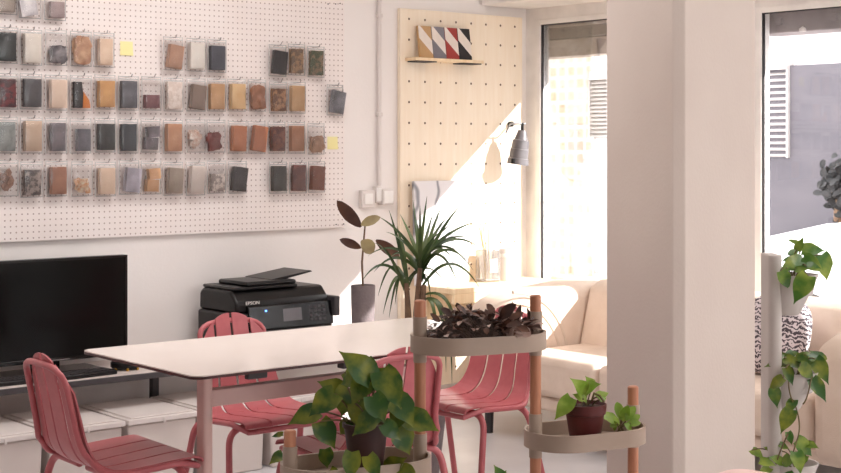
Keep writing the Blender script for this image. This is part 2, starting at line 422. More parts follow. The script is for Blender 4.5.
# car
cx = thing('car', 'white car parked on the street outside the window behind the grey planter', 'car', (8.1, 4.0, -.12), R(90))
prof = [(-1.75, .25), (1.72, .25), (1.82, .45), (1.80, .72), (1.62, .90), (1.05, 1.03), (.75, 1.06), (.2, 1.48), (-.1, 1.55), (-1.1, 1.55), (-1.55, 1.38), (-1.8, 1.0), (-1.85, .5)]
m = MB(); m.prism(prof, -.82, .82, 'y'); obj('body', m, 'carwhite', cx, bevel=.09, seg=4)
m = MB(); m.prism([(.68, 1.1), (.2, 1.44), (-.1, 1.5), (-1.05, 1.5), (-1.45, 1.36), (-1.6, 1.1)], -.828, .828, 'y'); obj('side_window', m, 'carglass', cx, bevel=.02)
m = MB(); m.add([(.78, -.66, 1.085), (.78, .66, 1.085), (.24, .6, 1.475), (.24, -.6, 1.475)], [(0, 1, 2, 3)]); obj('windscreen', m, 'carglass', cx)
for (sx, sy) in ((1.15, .8), (1.15, -.8), (-1.15, .8), (-1.15, -.8)):
    k = MB(); k.tube([(sx, sy-.1, .31), (sx, sy+.1, .31)], .31, 24); wl = obj('wheel', k, 'tyre', cx)
    k = MB(); k.tube([(sx, sy-.105, .31), (sx, sy+.105, .31)], .19, 20); obj('hub_cap', k, 'chrome', wl)
for sy in (.6, -.6):
    k = MB(); k.pillow((1.77, sy, .72), (.14, .34, .13), 3, 8); obj('headlight', k, 'whiteplastic', cx)
# dark shrub behind the car
p0 = on_x(838, 218, 9.2); p0.z = -.12
sb = thing('shrub', 'dark leafy shrub in the street behind the white car', 'shrub', p0)
m = MB(); rr = random.Random(3)
for i in range(260):
    v = Vector((rr.gauss(0, .05), rr.gauss(0, .05), 1.2+rr.gauss(0, .085)))
    m.leaf(v, (rr.uniform(-1, 1), rr.uniform(-1, 1), rr.uniform(-.5, 1)), (-1, 0, .5), .08, .05, 'oval', n=4)
obj('foliage', m, 'shrub', sb)
obj('stem', MB().tube([(0, 0, 0), (.01, .02, .5), (0, 0, 1.1)], .03), 'bark', sb)

# ------------------------------------------------------------------ pegboards on the left wall
PBT = .018
pz0 = .967
xr = on_y(345, 228, YW-PBT-.01).x
pb = obj('pegboard', MB().bb(-1.0, 0, -PBT, 0, 0, 1.42), 'peg', smooth=False, bevel=.001)
pb.location = (xr, YW-.004, pz0)
tag(pb, 'large white perforated pegboard on the wall holding rows of clear bags', 'pegboard')
# widen to the left (outside view)
for v in pb.data.vertices:
    if v.co.x < -.5: v.co.x = -3.2
for (ax, ay) in ((.045, .03), (.015, .03), (.045, 1.33), (.02, 1.34)): pass

wb0 = on_y(400.5, 8, YW-.03).x; wb1 = on_y(522.5, 15, YW-.03).x
wb = thing('wooden_pegboard', 'tall birch plywood pegboard with widely spaced holes in the sunny corner', 'pegboard', (wb0, YW-.004, .12))
wtop = on_y(400.5, 8, YW-.03).z
obj('board', MB().bb(0, wb1-wb0, -.024, 0, 0, wtop-.12), 'woodpeg', wb, smooth=False, bevel=.0015)
WBY = YW-.028

# ------------------------------------------------------------------ bagged samples
# row, bag centre px, sample box px (x0,x1,y0,y1), what it holds, colours, shape, tilt
DG = (44, 42, 44)
bags = [
 (1, 6, (-4, 15, -6, 12), 'a greyish beige slab', (178, 162, 150), (150, 136, 126), 'slab', 0),
 (1, 30, (20, 38, -8, 16), 'folded white sheeting', (232, 226, 226), (196, 190, 194), 'slab', -8),
 (1, 55, (49, 64, 2, 18), 'a small mauve grey tile', (176, 156, 154), (150, 132, 132), 'slab', 0),
 (2, 7, (-2, 16, 33, 61), 'a glossy black slab', (34, 38, 36), (20, 24, 24), 'slab', 0),
 (2, 31, (23, 41, 34, 63), 'a milky white slab', (226, 218, 208), (218, 208, 198), 'slab', 0),
 (2, 56, (50, 66, 46, 63), 'one grey rock fragment', (150, 142, 144), (96, 90, 94), 'chunk', 0),
 (2, 81, (73, 91, 37, 64), 'a rugged tan stone', (208, 170, 138), (172, 126, 98), 'chunk', 0),
 (2, 104, (98, 112, 39, 65), 'a narrow cream slab', (232, 208, 186), (222, 194, 170), 'slab', 0),
 (2, 173, (166, 181, 45, 68), 'a leaning brown tile', (190, 150, 126), (176, 136, 114), 'slab', 6),
 (2, 196, (188, 205, 43, 69), 'a plain white plate', (232, 226, 218), (226, 218, 210), 'slab', 0),
 (2, 217, (208, 226, 46, 70), 'a dark blue grey slab', (66, 66, 76), (84, 84, 94), 'slab', 0),
 (2, 277.5, (271, 286, 51, 74), 'a leaning black slab', (54, 46, 46), (44, 38, 38), 'slab', 4),
 (2, 296.5, (288.5, 304, 49, 73), 'brown speckled chips', (170, 136, 104), (118, 96, 78), 'speck', 0),
 (2, 316, (307, 325, 51, 75), 'greenish brown chips', (146, 124, 100), (92, 98, 74), 'speck', 0),
 (3, 7, (-2, 16, 79, 107), 'dark red granules', (122, 34, 40), (70, 26, 34), 'speck', 0),
 (3, 31, (22, 42, 79, 107), 'a charcoal slab', (84, 78, 80), (70, 66, 70), 'slab', 0),
 (3, 56, (49, 67, 80, 108), 'a thick cream block', (226, 204, 186), (220, 196, 178), 'slab', 0),
 (3, 81, (73, 90, 82, 108), 'black pieces with an orange sliver', (52, 46, 48), (38, 34, 36), 'orange', 0),
 (3, 105, (97, 115, 81, 107), 'a caramel tan block', (214, 168, 112), (196, 148, 96), 'slab', 0),
 (3, 128.5, (119, 138, 81, 108), 'a mottled steel grey slab', (112, 110, 116), (92, 90, 96), 'slab', 0),
 (3, 151.5, (144, 159, 95, 108), 'a short plum cube', (142, 96, 98), (122, 80, 84), 'slab', 0),
 (3, 173.5, (165, 183, 82, 109), 'white herringbone textile', (238, 226, 218), (222, 206, 196), 'speck', 0),
 (3, 196, (189, 204, 85, 109), 'a leaning taupe tile', (150, 128, 116), (138, 118, 106), 'slab', 5),
 (3, 216.5, (208, 225, 84, 109), 'a plain tan block', (210, 170, 128), (196, 154, 114), 'slab', 0),
 (3, 236.5, (230, 245, 84, 109), 'a pale honey block', (222, 184, 134), (230, 200, 156), 'slab', 0),
 (3, 257, (250, 266, 86, 109), 'a nut brown stone', (176, 122, 90), (150, 100, 74), 'chunk', 0),
 (3, 278, (270, 287, 89, 111), 'coarse brown and white grit', (186, 142, 108), (120, 84, 62), 'speck', 0),
 (3, 297, (290, 304, 86, 111), 'a sandy tan slab', (208, 172, 130), (198, 160, 120), 'slab', 0),
 (3, 335, (329, 343, 91, 113), 'a slanted blue grey tile', (140, 138, 146), (110, 108, 112), 'slab', 7),
 (4, 6.5, (-2, 15, 122, 151), 'a grey green slab', (158, 160, 156), (142, 146, 144), 'slab', 0),
 (4, 31.5, (23, 42, 121, 151), 'a flat beige slab', (206, 182, 160), (198, 172, 150), 'slab', 0),
 (4, 56, (50, 65, 123, 151), 'grey crinkled foil', (140, 130, 134), (110, 102, 108), 'slab', 0),
 (4, 80.5, (76, 90, 129, 151), 'a half height slate block', (124, 120, 126), (100, 96, 104), 'slab', 0),
 (4, 105, (97, 115, 124, 150), 'a black rounded slab', (46, 42, 42), (62, 62, 60), 'slab', 0),
 (4, 128, (121, 136, 124, 151), 'a dark anthracite slab', (72, 74, 80), (58, 60, 66), 'slab', 0),
 (4, 150.5, (143, 160, 126, 150), 'two grey woven swatches', (136, 126, 130), (98, 90, 94), 'two', 0),
 (4, 173, (165, 182, 124, 151), 'a peach brown block', (206, 160, 128), (190, 142, 112), 'slab', 0),
 (4, 196, (188, 203, 128, 150), 'broken brown and white shards', (190, 148, 124), (226, 216, 208), 'shards', 0),
 (4, 216, (207, 223, 133, 150), 'a maroon wedge', (134, 76, 68), (116, 62, 58), 'chunk', -8),
 (4, 237.5, (230, 246, 126, 151), 'an orange brown block', (198, 134, 98), (186, 122, 88), 'slab', 2),
 (4, 256.5, (250, 265, 126, 151), 'a leaning copper brown block', (192, 128, 94), (180, 116, 84), 'slab', 6),
 (4, 276.5, (270, 285, 127, 151), 'a veined dark brown slab', (138, 86, 66), (104, 58, 46), 'speck', 0),
 (4, 296.5, (289, 304, 126, 151), 'a thick cocoa block', (184, 136, 106), (168, 120, 92), 'slab', 0),
 (4, 316, (309, 325, 136, 152), 'a stubby sandstone chunk', (186, 150, 126), (166, 130, 108), 'chunk', 0),
 (5, 7, (-2, 15, 168, 194), 'brown twigs in crumpled film', (180, 146, 128), (140, 104, 88), 'shards', 0),
 (5, 31.5, (23, 41, 170, 195), 'grey shredded strips', (170, 154, 146), (92, 82, 80), 'speck', 0),
 (5, 56.5, (50, 66, 167, 194), 'a walnut brown block', (182, 132, 106), (164, 114, 92), 'slab', 0),
 (5, 82, (73, 91, 177, 194), 'white flakes over an orange corner', (238, 226, 206), (214, 156, 110), 'shards', 0),
 (5, 105.5, (98, 115, 168, 194), 'a smooth ivory block', (232, 208, 186), (226, 200, 178), 'slab', 0),
 (5, 129, (123, 139, 168, 192), 'a silvery foil wedge', (196, 190, 200), (160, 154, 164), 'slab', 5),
 (5, 151, (145, 160, 168, 192), 'two stacked peach pieces', (222, 180, 140), (206, 160, 120), 'two', 0),
 (5, 173, (166, 182, 168, 193), 'a grey beige tile', (178, 162, 146), (168, 150, 136), 'slab', 3),
 (5, 195.5, (188, 203, 166, 193), 'an off white leaning sheet', (220, 208, 200), (214, 202, 194), 'slab', 4),
 (5, 216.5, (209, 225, 174, 191), 'white pebbles with grey specks', (226, 214, 206), (160, 146, 140), 'speck', 0),
 (5, 237.5, (230, 246, 167, 191), 'a leaning dark slate tile', (84, 78, 78), (72, 66, 66), 'slab', 5),
 (5, 278, (270, 287, 166, 191), 'an upright olive black slab', (78, 72, 66), (64, 60, 56), 'slab', 0),
 (5, 298, (291, 306, 165, 191), 'a wrinkled dark plum brown block', (128, 84, 74), (98, 60, 56), 'chunk2', 0),
 (5, 316.5, (309, 324, 166, 190), 'a chestnut slab', (146, 94, 74), (130, 80, 64), 'slab', 3),
]
rowname = {1: 'top', 2: 'second', 3: 'third', 4: 'fourth', 5: 'bottom'}
SY = YW-.004-PBT           # pegboard face
GY = SY-.03                # plane in which the samples hang
BW = .096
hookm = MB().tube(bend([(0, .028, .0), (0, -.028, .0), (0, -.034, .012)], .008, 3), .0022, 6)
def bagmesh(hh):
    m = MB(); w = BW/2
    def fr(sgn):
        def P(u, v):
            x = (u-.5)*2*w; z = v*hh
            pz = max(0, math.sin(math.pi*min(1, v*1.1)))**.16*max(0, math.sin(math.pi*u))**.16 if v < .9 else 0
            return (x, sgn*(.001+.0175*pz), z)
        return P
    m.grid(fr(-1), 16, 20); m.grid(fr(1), 16, 20); return m
def sample(mb, w, h, t, kind, seed):
    rg = random.Random(seed)
    if kind in ('slab', 'speck', 'chunk', 'chunk2'):
        amp = {'slab': .0006, 'speck': .002, 'chunk': .006, 'chunk2': .003}[kind]
        nu, nz = 8, 10
        # six displaced faces from a subdivided box
        pts = {}
        def V(i, j, k):
            a = i/nu*2-1; b = j/3*2-1; c = k/nz
            q = Vector((a*w/2, b*t/2, c*h))
            if kind == 'chunk':
                e = 1-.12*(abs(a)**4)*(abs(c*2-1)**4); q.x *= e; q.z = h/2+(q.z-h/2)*e
            nse = mnoise.noise_vector(Vector((a*1.6+seed, b*1.6, c*2.6)))*amp*1.6+mnoise.noise_vector(Vector((a*5+seed, b*5, c*8)))*amp*.6
            return q+nse
        vs = []; idx = {}
        for i in range(nu+1):
            for j in range(4):
                for k in range(nz+1):
                    if i in (0, nu) or j in (0, 3) or k in (0, nz): idx[i, j, k] = len(vs); vs.append(V(i, j, k))
        fs = []
        for i in range(nu):
            for k in range(nz):
                for j, fl in ((0, 0), (3, 1)):
                    q = [idx[i, j, k], idx[i+1, j, k], idx[i+1, j, k+1], idx[i, j, k+1]]; fs.append(q if not fl else q[::-1])
        for j in range(3):
            for k in range(nz):
                for i, fl in ((0, 1), (nu, 0)):
                    q = [idx[i, j, k], idx[i, j+1, k], idx[i, j+1, k+1], idx[i, j, k+1]]; fs.append(q if not fl else q[::-1])
            for i in range(nu):
                for k, fl in ((0, 1), (nz, 0)):
                    q = [idx[i, j, k], idx[i+1, j, k], idx[i+1, j+1, k], idx[i, j+1, k]]; fs.append(q if not fl else q[::-1])
        mb.add(vs, fs)
    elif kind == 'two':
        mb.box((-.004, 0, h*.27), (w*.86, t, h*.5), (0, R(3), 0)); mb.box((.004, -.003, h*.76), (w*.84, t, h*.44), (0, R(-4), 0))
    elif kind == 'orange':
        mb.prism([(-w/2, 0), (0, 0), (w*.05, h*.5), (-w*.05, h), (-w/2, h)], -t/2, t/2, 'y')
        mb.prism([(0, 0), (w*.5, 0), (w*.42, h*.3), (w*.05, h*.62)], -t/2-.002, t/2-.004, 'y', 1)
    else:
        for i in range(16):
            s_ = rg.uniform(.012, .03)
            mb.prism([(s_*math.cos(a)*rg.uniform(.6, 1), s_*math.sin(a)*rg.uniform(.6, 1)) for a in (0, 1.3, 2.5, 3.8, 5)], -.003, .003, 'y', 0)
            n0 = len(mb.v)-10
            o_ = Vector((rg.uniform(-w*.32, w*.32), rg.uniform(-t*.4, t*.4), rg.uniform(.015, max(.02, h-.02)))); e_ = Euler((rg.uniform(-.5, .5), rg.uniform(0, 3), rg.uniform(-.5, .5))).to_matrix()
            for q in range(n0, len(mb.v)): mb.v[q] = e_@mb.v[q]+o_
hookmesh = None; pouches = {}
M['orange'] = mat('orange_sample', (226, 134, 48), .5)
counts = {}
for e in bags: counts[e[0]] = counts.get(e[0], 0)+1
seen = {}
hproto = None
for bi, (row, bx, (x0, x1, y0, y1), desc, c1, c2, kind, tilt) in enumerate(bags):
    seen[row] = seen.get(row, 0)+1
    bot = on_y(bx, (y1+2.5), GY)
    base = Vector((bot.x, GY, bot.z))
    lab = 'clear hanging bag with %s in the %s row of bags' % (desc, rowname[row])
    t = thing('sample_bag', lab, 'bag', base, 0, 'sample bags on the white pegboard')
    hh = .152
    if (hh) not in pouches:
        o1 = obj('pouch', bagmesh(hh), 'bag', t, ang=80)
        z = MB(); z.box((0, 0, hh-.014), (BW, .004, .006)); z.box((0, -.001, hh-.003), (BW, .003, .004)); z.box((0, 0, .002), (BW, .003, .004))
        z.box((-BW/2, 0, hh/2), (.003, .004, hh)); z.box((BW/2, 0, hh/2), (.003, .004, hh))
        o2 = obj('seal', z, 'zip', t, smooth=False)
        o3 = obj('hook', hookm, 'chrome', t); o3.location = (0, 0, hh-.004)
        pouches[hh] = (o1, o2, o3)
    else:
        for o in pouches[hh]:
            q = o.copy(); C.objects.link(q); q.parent = t
    sx0 = on_y(x0, y1, GY).x; sx1 = on_y(x1, y1, GY).x; sz0 = on_y((x0+x1)/2, y1, GY).z; sz1 = on_y((x0+x1)/2, y0, GY).z
    wd = min(sx1-sx0, BW-.016)*.9; hgt = sz1-sz0
    mb = MB(); th = .027 if kind in ('slab', 'two') else .022
    sample(mb, wd, hgt, th, kind, bi*7.3)
    key = mat('sample_%d' % bi, c1, .55, c2=c2, scale={'speck': 55, 'chunk': 30, 'shards': 60}.get(kind, 22), detail=6, contrast=(.44, .56) if kind == 'speck' else (.35, .65), bump=.25, bscale=60)
    so = obj('sample', mb, [key, M['orange']] if kind == 'orange' else key, t, ang=35)
    so.location = ((sx0+sx1)/2-base.x, 0, sz0-base.z); so.rotation_euler = (0, R(tilt*1.4), 0)
# two yellow notes
for (px, py, lab) in ((126.5, 48.5, 'yellow sticky note on the white pegboard in the second row of bags'), (332.5, 143, 'yellow sticky note near the right edge of the white pegboard')):
    p = on_y(px, py, SY-.003)
    o = obj('sticky_note', MB().grid(lambda u, v: ((u-.5)*.062, -.003-.006*(1-v)**2*u, (v-.5)*.062), 5, 5).grid(lambda u, v: ((v-.5)*.062, -.0025-.006*(1-u)**2*v, (u-.5)*.062), 5, 5), 'note')
    o.location = (p.x, SY, p.z); tag(o, lab, 'note', 'yellow sticky notes')
# screws of the pegboard
k = MB()
for (px, py) in ((336, 224.5), (343.5, 224), (328, 4), (335.5, 4), (340, 3.5)):
    p = on_y(px, py, SY); q = p-Vector((xr, YW-.004, pz0)); k.tube([(q.x, -PBT-.002, q.z), (q.x, -PBT+.004, q.z)], .0035, 8)
so = obj('screws', k, 'gasket', pb)

# ------------------------------------------------------------------ wall fittings
p = on_y(380, 150, YW-.02)
cnd = thing('cable_conduit', 'thin white vertical cable conduit running down the wall beside the wooden pegboard', 'conduit', (p.x, YW, 1.17))
obj('pipe', MB().tube([(0, -.014, 0), (0, -.014, ZC-1.17)], .011, 12), 'whiteplastic', cnd)
for z in (.35, .85, 1.35): obj('clip', MB().bb(-.014, .014, -.028, 0, z, z+.02), 'whiteplastic', cnd, bevel=.003)
def plate(name, x0, x1, y0, y1, dep, lab, extra):
    a = on_y(x0, y1, YW-dep); b_ = on_y(x1, y0, YW-dep)
    t = thing(name, lab, 'switch' if 'switch' in name else 'junction box', ((a.x+b_.x)/2, YW, a.z))
    wd, hg = b_.x-a.x, b_.z-a.z
    obj('housing', MB().bb(-wd/2, wd/2, -dep, 0, 0, hg), 'whiteplastic', t, bevel=.004)
    extra(t, wd, hg, dep)
def sw(t, w_, h_, d_):
    obj('rocker', MB().bb(-w_*.32, w_*.32, -d_-.005, -d_, h_*.2, h_*.8), 'trim', t, bevel=.003)
def jb(t, w_, h_, d_):
    obj('cover', MB().bb(-w_*.42, w_*.42, -d_-.004, -d_, h_*.1, h_*.9), 'trim', t, bevel=.003)
plate('wall_switch', 362, 375, 190, 208, .03, 'white wall switch box mounted left of the cable conduit', sw)
plate('junction_box', 383, 394, 189, 205, .045, 'white junction box fixed right of the conduit, next to the wooden pegboard', jb)
plate('junction_box', 376, 382, 186, 203, .03, 'narrow white connector box at the lower end of the cable conduit', jb)

# ------------------------------------------------------------------ wooden pegboard furniture
a = on_y(405, 57, WBY); b_ = on_y(475, 61, WBY-.09)
led = thing('display_ledge', 'narrow birch ledge high on the wooden pegboard holding striped tiles', 'ledge', (a.x, WBY, a.z-.02))
lw = .47
obj('plank', MB().bb(0, lw, -.085, 0, 0, .016), 'birch', led, bevel=.002)
for xx in (.015, lw-.145): obj('bracket', MB().bb(xx, xx+.13, -.083, -.0, -.006, 0), 'gasket', led, bevel=.002)
cols = [((198, 158, 112), 'tan'), ((128, 124, 132), 'grey'), ((166, 60, 54), 'red'), ((36, 34, 38), 'black')]
M['cream'] = mat('cream_glaze', (238, 226, 216), .4)
tw, thh = .085, .168
for i, (c, nm) in enumerate(cols):
    M['gl'+nm] = mat(nm+'_glaze', c, .4)
    m = MB(); m.bb(0, tw, 0, .016, 0, thh, 1)
    y = -.0008
    Q = lambda pts, mi: m.add([(px*tw, y, pz*thh) for px, pz in pts], [tuple(range(len(pts)))], mi)
    Q([(0, 0), (1, 0), (1, .12), (0, .62)], 1); Q([(0, .62), (1, .12), (1, .55), (.15, 1), (0, 1)], 0); Q([(.15, 1), (1, .55), (1, 1)], 1)
    o = obj('striped_tile', m, ['cream', 'gl'+nm], smooth=False)
    o.location = (a.x+.06+i*(tw+.004), WBY-.055, a.z-.004); o.rotation_euler = (R(-8), 0, 0)
    tag(o, '%s and cream diagonally striped tile standing on the birch ledge' % nm, 'tile', 'striped tiles on the ledge')

# work shelf at the foot of the board
sh = thing('wooden_shelf', 'sunlit birch work shelf fixed low across the wooden pegboard behind the sofa arm', 'shelf', (wb0+.1, WBY, .627))
obj('plank', MB().bb(0, .76, -.3, 0, 0, .028), 'birch', sh, bevel=.003)
for xx in (.08, .64): obj('bracket', MB().prism([(0, 0), (-.24, 0), (0, -.2)], xx, xx+.02, 'x'), 'birch', sh)
obj('front_rail', MB().bb(0, .76, -.3, -.28, -.05, 0), 'birch', sh, bevel=.002)
SHZ = .655
a = on_y(412, 181, WBY-.03); c_ = on_y(455, 181, WBY-.03)
art = thing('art_panel', 'pale grey abstract panel leaning against the wooden pegboard behind the spiky plant', 'picture', (a.x, WBY-.064, SHZ))
hgt = a.z-SHZ
obj('panel', MB().bb(0, .36, 0, .018, 0, hgt), 'marble', art, smooth=False, bevel=.002)
obj('batten', MB().bb(.02, .34, .018, .03, .03, hgt-.03), 'birch', art, smooth=False)
art.rotation_euler = (R(-2), 0, 0)
p = on_y(488, 281, WBY-.10)
jar = thing('reed_diffuser', 'small glass reed diffuser with wooden sticks on the birch work shelf', 'diffuser', (p.x, WBY-.10, SHZ))
jw = .055
obj('jar', MB().bb(-jw, jw, -.04, .04, 0, .17), 'jarglass', jar, bevel=.008)
obj('jar_label', MB().bb(-.022, .028, -.0425, -.0405, .05, .12), 'trim', jar, smooth=False)
rg = random.Random(5)
for i in range(5):
    obj('reed', MB().tube([(rg.uniform(-.015, .02), 0, .01), (rg.uniform(-.075, -.01), rg.uniform(-.02, .02), .27+rg.uniform(-.03, .05))], .003, 6), 'reed', jar)
p = on_y(504, 281, WBY-.10)
mug = thing('white_mug', 'white cylindrical mug beside the reed diffuser on the birch work shelf', 'mug', (p.x+.015, WBY-.10, SHZ))
obj('body', MB().lathe([(.0, 0), (.058, 0), (.062, .02), (.062, .17), (.056, .17), (.055, .03), (0, .025)]), 'whiteplastic', mug)
obj('band', MB().lathe([(.0625, .125), (.0635, .13), (.0635, .14), (.0625, .145)], close=False), 'trim', mug)

# clip spotlight on the board
p = on_y(516, 124, WBY-.05)
lp = thing('wall_spotlight', 'small grey metal spotlight hanging from a rod on the wooden pegboard', 'lamp', (p.x, WBY, p.z))
obj('rod', MB().tube(bend([(0, 0, 0), (0, -.13, 0), (-.12, -.13, 0), (-.15, -.13, -.05)], .015), .005, 8), 'chrome', lp)
obj('wall_mount', MB().tube([(0, 0, 0), (0, -.02, 0)], .016, 12), 'black', lp)
prof = [(.0, 0), (.022, -.0), (.026, -.015), (.036, -.05), (.044, -.055), (.047, -.1), (.05, -.103), (.051, -.15), (.056, -.153), (.058, -.185), (.054, -.185), (.05, -.16), (.0, -.12)]
hd = obj('lamp_head', MB().lathe(prof, (0, 0, 0), 24), 'lampgrey', lp); hd.location = (-.03, -.13, -.035); hd.rotation_euler = (R(6), R(5), 0)
obj('hinge', MB().tube([(-.03, -.13, .004), (-.03, -.13, -.04)], .008, 8), 'black', lp)
obj('screw_knob', MB().lathe([(0, -.012), (.012, -.012), (.012, .012), (0, .012)], (-.098, -.13, -.2), 12), 'black', lp)
obj('barn_clip', MB().tube([(-.085, -.13, -.19), (-.1, -.13, -.2)], .005, 6), 'black', lp)

# ------------------------------------------------------------------ low media shelf along the wall, boxes, tv, printer
SX0, SX1, SYF, SZ = 1.3, 4.42, 5.3, .432
ms = thing('low_shelf', 'long low white shelf with dark metal edge under the white pegboard', 'shelf', (0, 0, 0))
obj('board', MB().bb(SX0, SX1, SYF+.004, YW-.02, SZ-.02, SZ), 'shelf', ms, bevel=.002)
obj('edge_rail', MB().bb(SX0, SX1, SYF-.008, SYF+.004, SZ-.026, SZ-.002), 'darkgrey', ms, bevel=.002)
for xx, yys in ((1.34, (SYF+.03, YW-.06)), (2.2, (5.62,)), (3.157, (5.62,)), (4.38, (SYF+.03, YW-.06))):
    for yy in yys:
        obj('leg', MB().bb(xx-.016, xx+.016, yy-.016, yy+.016, 0, SZ-.02), 'darkgrey', ms, bevel=.002)
# boxes
bw_, bd, bh = .31, .42, .292
def make_bin():
    t = thing('storage_box', '', 'box', (0, 0, 0), 0, 'lidded boxes under the low shelf')
    m = MB(); m.prism([(-bw_/2+.012, 0), (bw_/2-.012, 0), (bw_/2, bh-.03), (-bw_/2, bh-.03)], -bd/2+.01, bd/2-.01, 'y')
    obj('body', m, 'binplastic', t, bevel=.008)
    m = MB(); m.box((0, 0, bh-.016), (bw_+.012, bd+.012, .02)); m.box((0, 0, bh-.003), (bw_-.03, bd-.03, .006))
    obj('lid', m, 'whiteplastic', t, bevel=.005)
    obj('latch', MB().box((0, -bd/2-.006, bh-.022), (.012, .008, .02)), 'whiteplastic', t, bevel=.003)
    return t
labs = ['white lidded storage box below the black television, behind the left pink chair',
        'white lidded storage box under the shelf, between the left pink chair and the table leg',
        'white lidded storage box under the shelf, just behind the table leg',
        'white lidded storage box under the printer, behind the far pink chair',
        'white lidded storage box under the shelf, right of the printer behind the large pothos',
        'white lidded storage box at the far right end under the low shelf']
bn = make_bin()
for i in range(5):
    xx = 2.575+i*.335
    if i == 0: bn.location = (xx, 5.1+bd/2, 0); bn['label'] = labs[0]
    else: dup(bn, (xx, 5.1+bd/2, 0), 0, labs[i])
dup(bn, (2.575-.335, 5.1+bd/2, 0), 0, 'white lidded storage box at the left edge, seen beside the left pink chair back')
# tv
tx1 = on_y(127, 255, 5.55).x; tz1 = on_y(127, 254.6, 5.55).z
tv = thing('television', 'black flat television standing on the low white shelf', 'television', (tx1-.37, 5.55, SZ))
th_ = tz1-SZ
obj('casing', MB().bb(-.37, .37, 0, .035, .045, th_), 'black', tv, bevel=.004)
obj('bezel', MB().bb(-.37, .37, -.006, 0, .045, .062).bb(-.37, .37, -.006, 0, th_-.012, th_).bb(-.37, -.358, -.006, 0, .062, th_-.012).bb(.358, .37, -.006, 0, .062, th_-.012), 'blackgloss', tv, bevel=.0015)
obj('screen', MB().bb(-.358, .358, -.002, 0, .062, th_-.012), 'screen', tv, smooth=False)
obj('indicator_strip', MB().bb(.02, .1, -.009, -.006, .048, .053), 'chrome', tv, smooth=False)
obj('stand', MB().bb(-.06, .06, -.0, .03, .012, .06).bb(-.22, .22, -.07, .09, 0, .012), 'blackgloss', tv, bevel=.003)
# round base puck with brass feet
p = at_d(121, 364, 5.95)
pk = thing('round_speaker', 'flat round black device with brass studs at the right foot of the television', 'speaker', (on_y(121, 366, 5.46).x+.01, 5.44, SZ))
obj('body', MB().lathe([(0, .006), (.055, .006), (.062, .012), (.062, .03), (.055, .036), (0, .036)]), 'black', pk)
for aang in (200, 250, 300, 20, 120):
    obj('stud', MB().lathe([(0, 0), (.006, 0), (.007, .006), (.004, .012), (0, .012)], (.058*math.cos(R(aang)), .058*math.sin(R(aang)), 0), 10), 'brass', pk)
# keyboards / tablets on the shelf
def kb(x, y, rz, lab, w_, d_):
    t = thing('keyboard', lab, 'keyboard', (x, y, SZ), rz, 'dark slabs on the low shelf')
    obj('case', MB().box((0, 0, .009), (w_, d_, .018)), 'black', t, bevel=.004)
    k = MB(); n = int(w_/.022)
    for i in range(n):
        for j in range(5): k.box((-w_/2+.018+i*(w_-.03)/n, -d_/2+.018+j*(d_-.03)/5, .0195), (.017, .016, .004))
    obj('keys', k, 'darkgrey', t, smooth=False)
q = on_y(82, 373, 5.39)
kb(q.x, 5.385, R(4), 'thin dark keyboard lying in front of the television, right of the chair back', .26, .11)
q = on_y(10, 375, 5.40)
kb(q.x-.02, 5.40, R(-3), 'dark keyboard lying on the low shelf, left of the pink chair back', .24, .12)

# printer
pc = on_y(268, 330, 5.44)
pr = thing('printer', 'black multifunction printer with raised paper tray on the low shelf', 'printer', (pc.x+.03, 5.5, SZ))
PW, PD, PH = .52, .38, .298
obj('lower_body', MB().bb(-PW/2, PW/2, -PD/2+.03, PD/2-.02, 0, .2), 'black', pr, bevel=.012)
m = MB(); m.prism([(-PD/2+.05, .2), (PD/2-.02, .2), (PD/2-.02, PH-.02), (PD/2-.05, PH), (-PD/2+.1, PH), (-PD/2+.05, PH-.05)], -PW/2+.01, PW/2-.01, 'x')
obj('scanner_unit', m, 'black', pr, bevel=.012)
obj('lid', MB().bb(-PW/2+.02, PW/2-.16, -PD/2+.08, PD/2-.03, PH, PH+.014), 'black', pr, bevel=.01)
m = MB(); m.prism([(-.02, .0), (.2, .03), (.21, .024), (.0, -.012)], -.11, .11, 'y')
tr = obj('paper_tray', m, 'black', pr, bevel=.003); tr.location = (0.0, .04, PH+.036)
obj('feeder', MB().bb(-.17, .1, -.1, .14, PH+.012, PH+.034), 'black', pr, bevel=.01)
# tilted control panel
cp = MB(); cp.prism([(0, 0), (-.035, .0), (-.02, .105), (.02, .105)], -.2, .255, 'x'); cpo = obj('control_panel', cp, 'blackgloss', pr, bevel=.004)
cpo.location = (0, -PD/2+.05, .125)
def panel_pt(x, z, off=.0015):
    yy = -.035+.015*(z/.105); return Vector((x, yy-off, z))
def panelbox(name, x0, x1, z0, z1, m_):
    q = MB(); q.add([panel_pt(x0, z0), panel_pt(x1, z0), panel_pt(x1, z1), panel_pt(x0, z1), panel_pt(x0, z0, -.001), panel_pt(x1, z0, -.001), panel_pt(x1, z1, -.001), panel_pt(x0, z1, -.001)],
                    [(0, 1, 2, 3), (7, 6, 5, 4), (0, 4, 5, 1), (1, 5, 6, 2), (2, 6, 7, 3), (3, 7, 4, 0)]); return obj(name, q, m_, cpo, smooth=False)
panelbox('display', -.02, .08, .03, .085, 'lcd')
nt = NT('blue_led'); em = nt.n('ShaderNodeEmission'); em.inputs[0].default_value = (.15, .35, 1, 1); em.inputs[1].default_value = 3; nt.l(em.outputs[0], nt.out.inputs[0]); M['led'] = nt.m
panelbox('power_light', -.115, -.105, .078, .086, 'led')
for i in range(4):
    for j in range(4): panelbox('button', .125+i*.024, .14+i*.024, .022+j*.019, .033+j*.019, 'darkgrey')
obj('output_slot', MB().bb(-PW/2+.06, PW/2-.05, -PD/2+.01, -PD/2+.06, .085, .12), 'gasket', pr, bevel=.004)
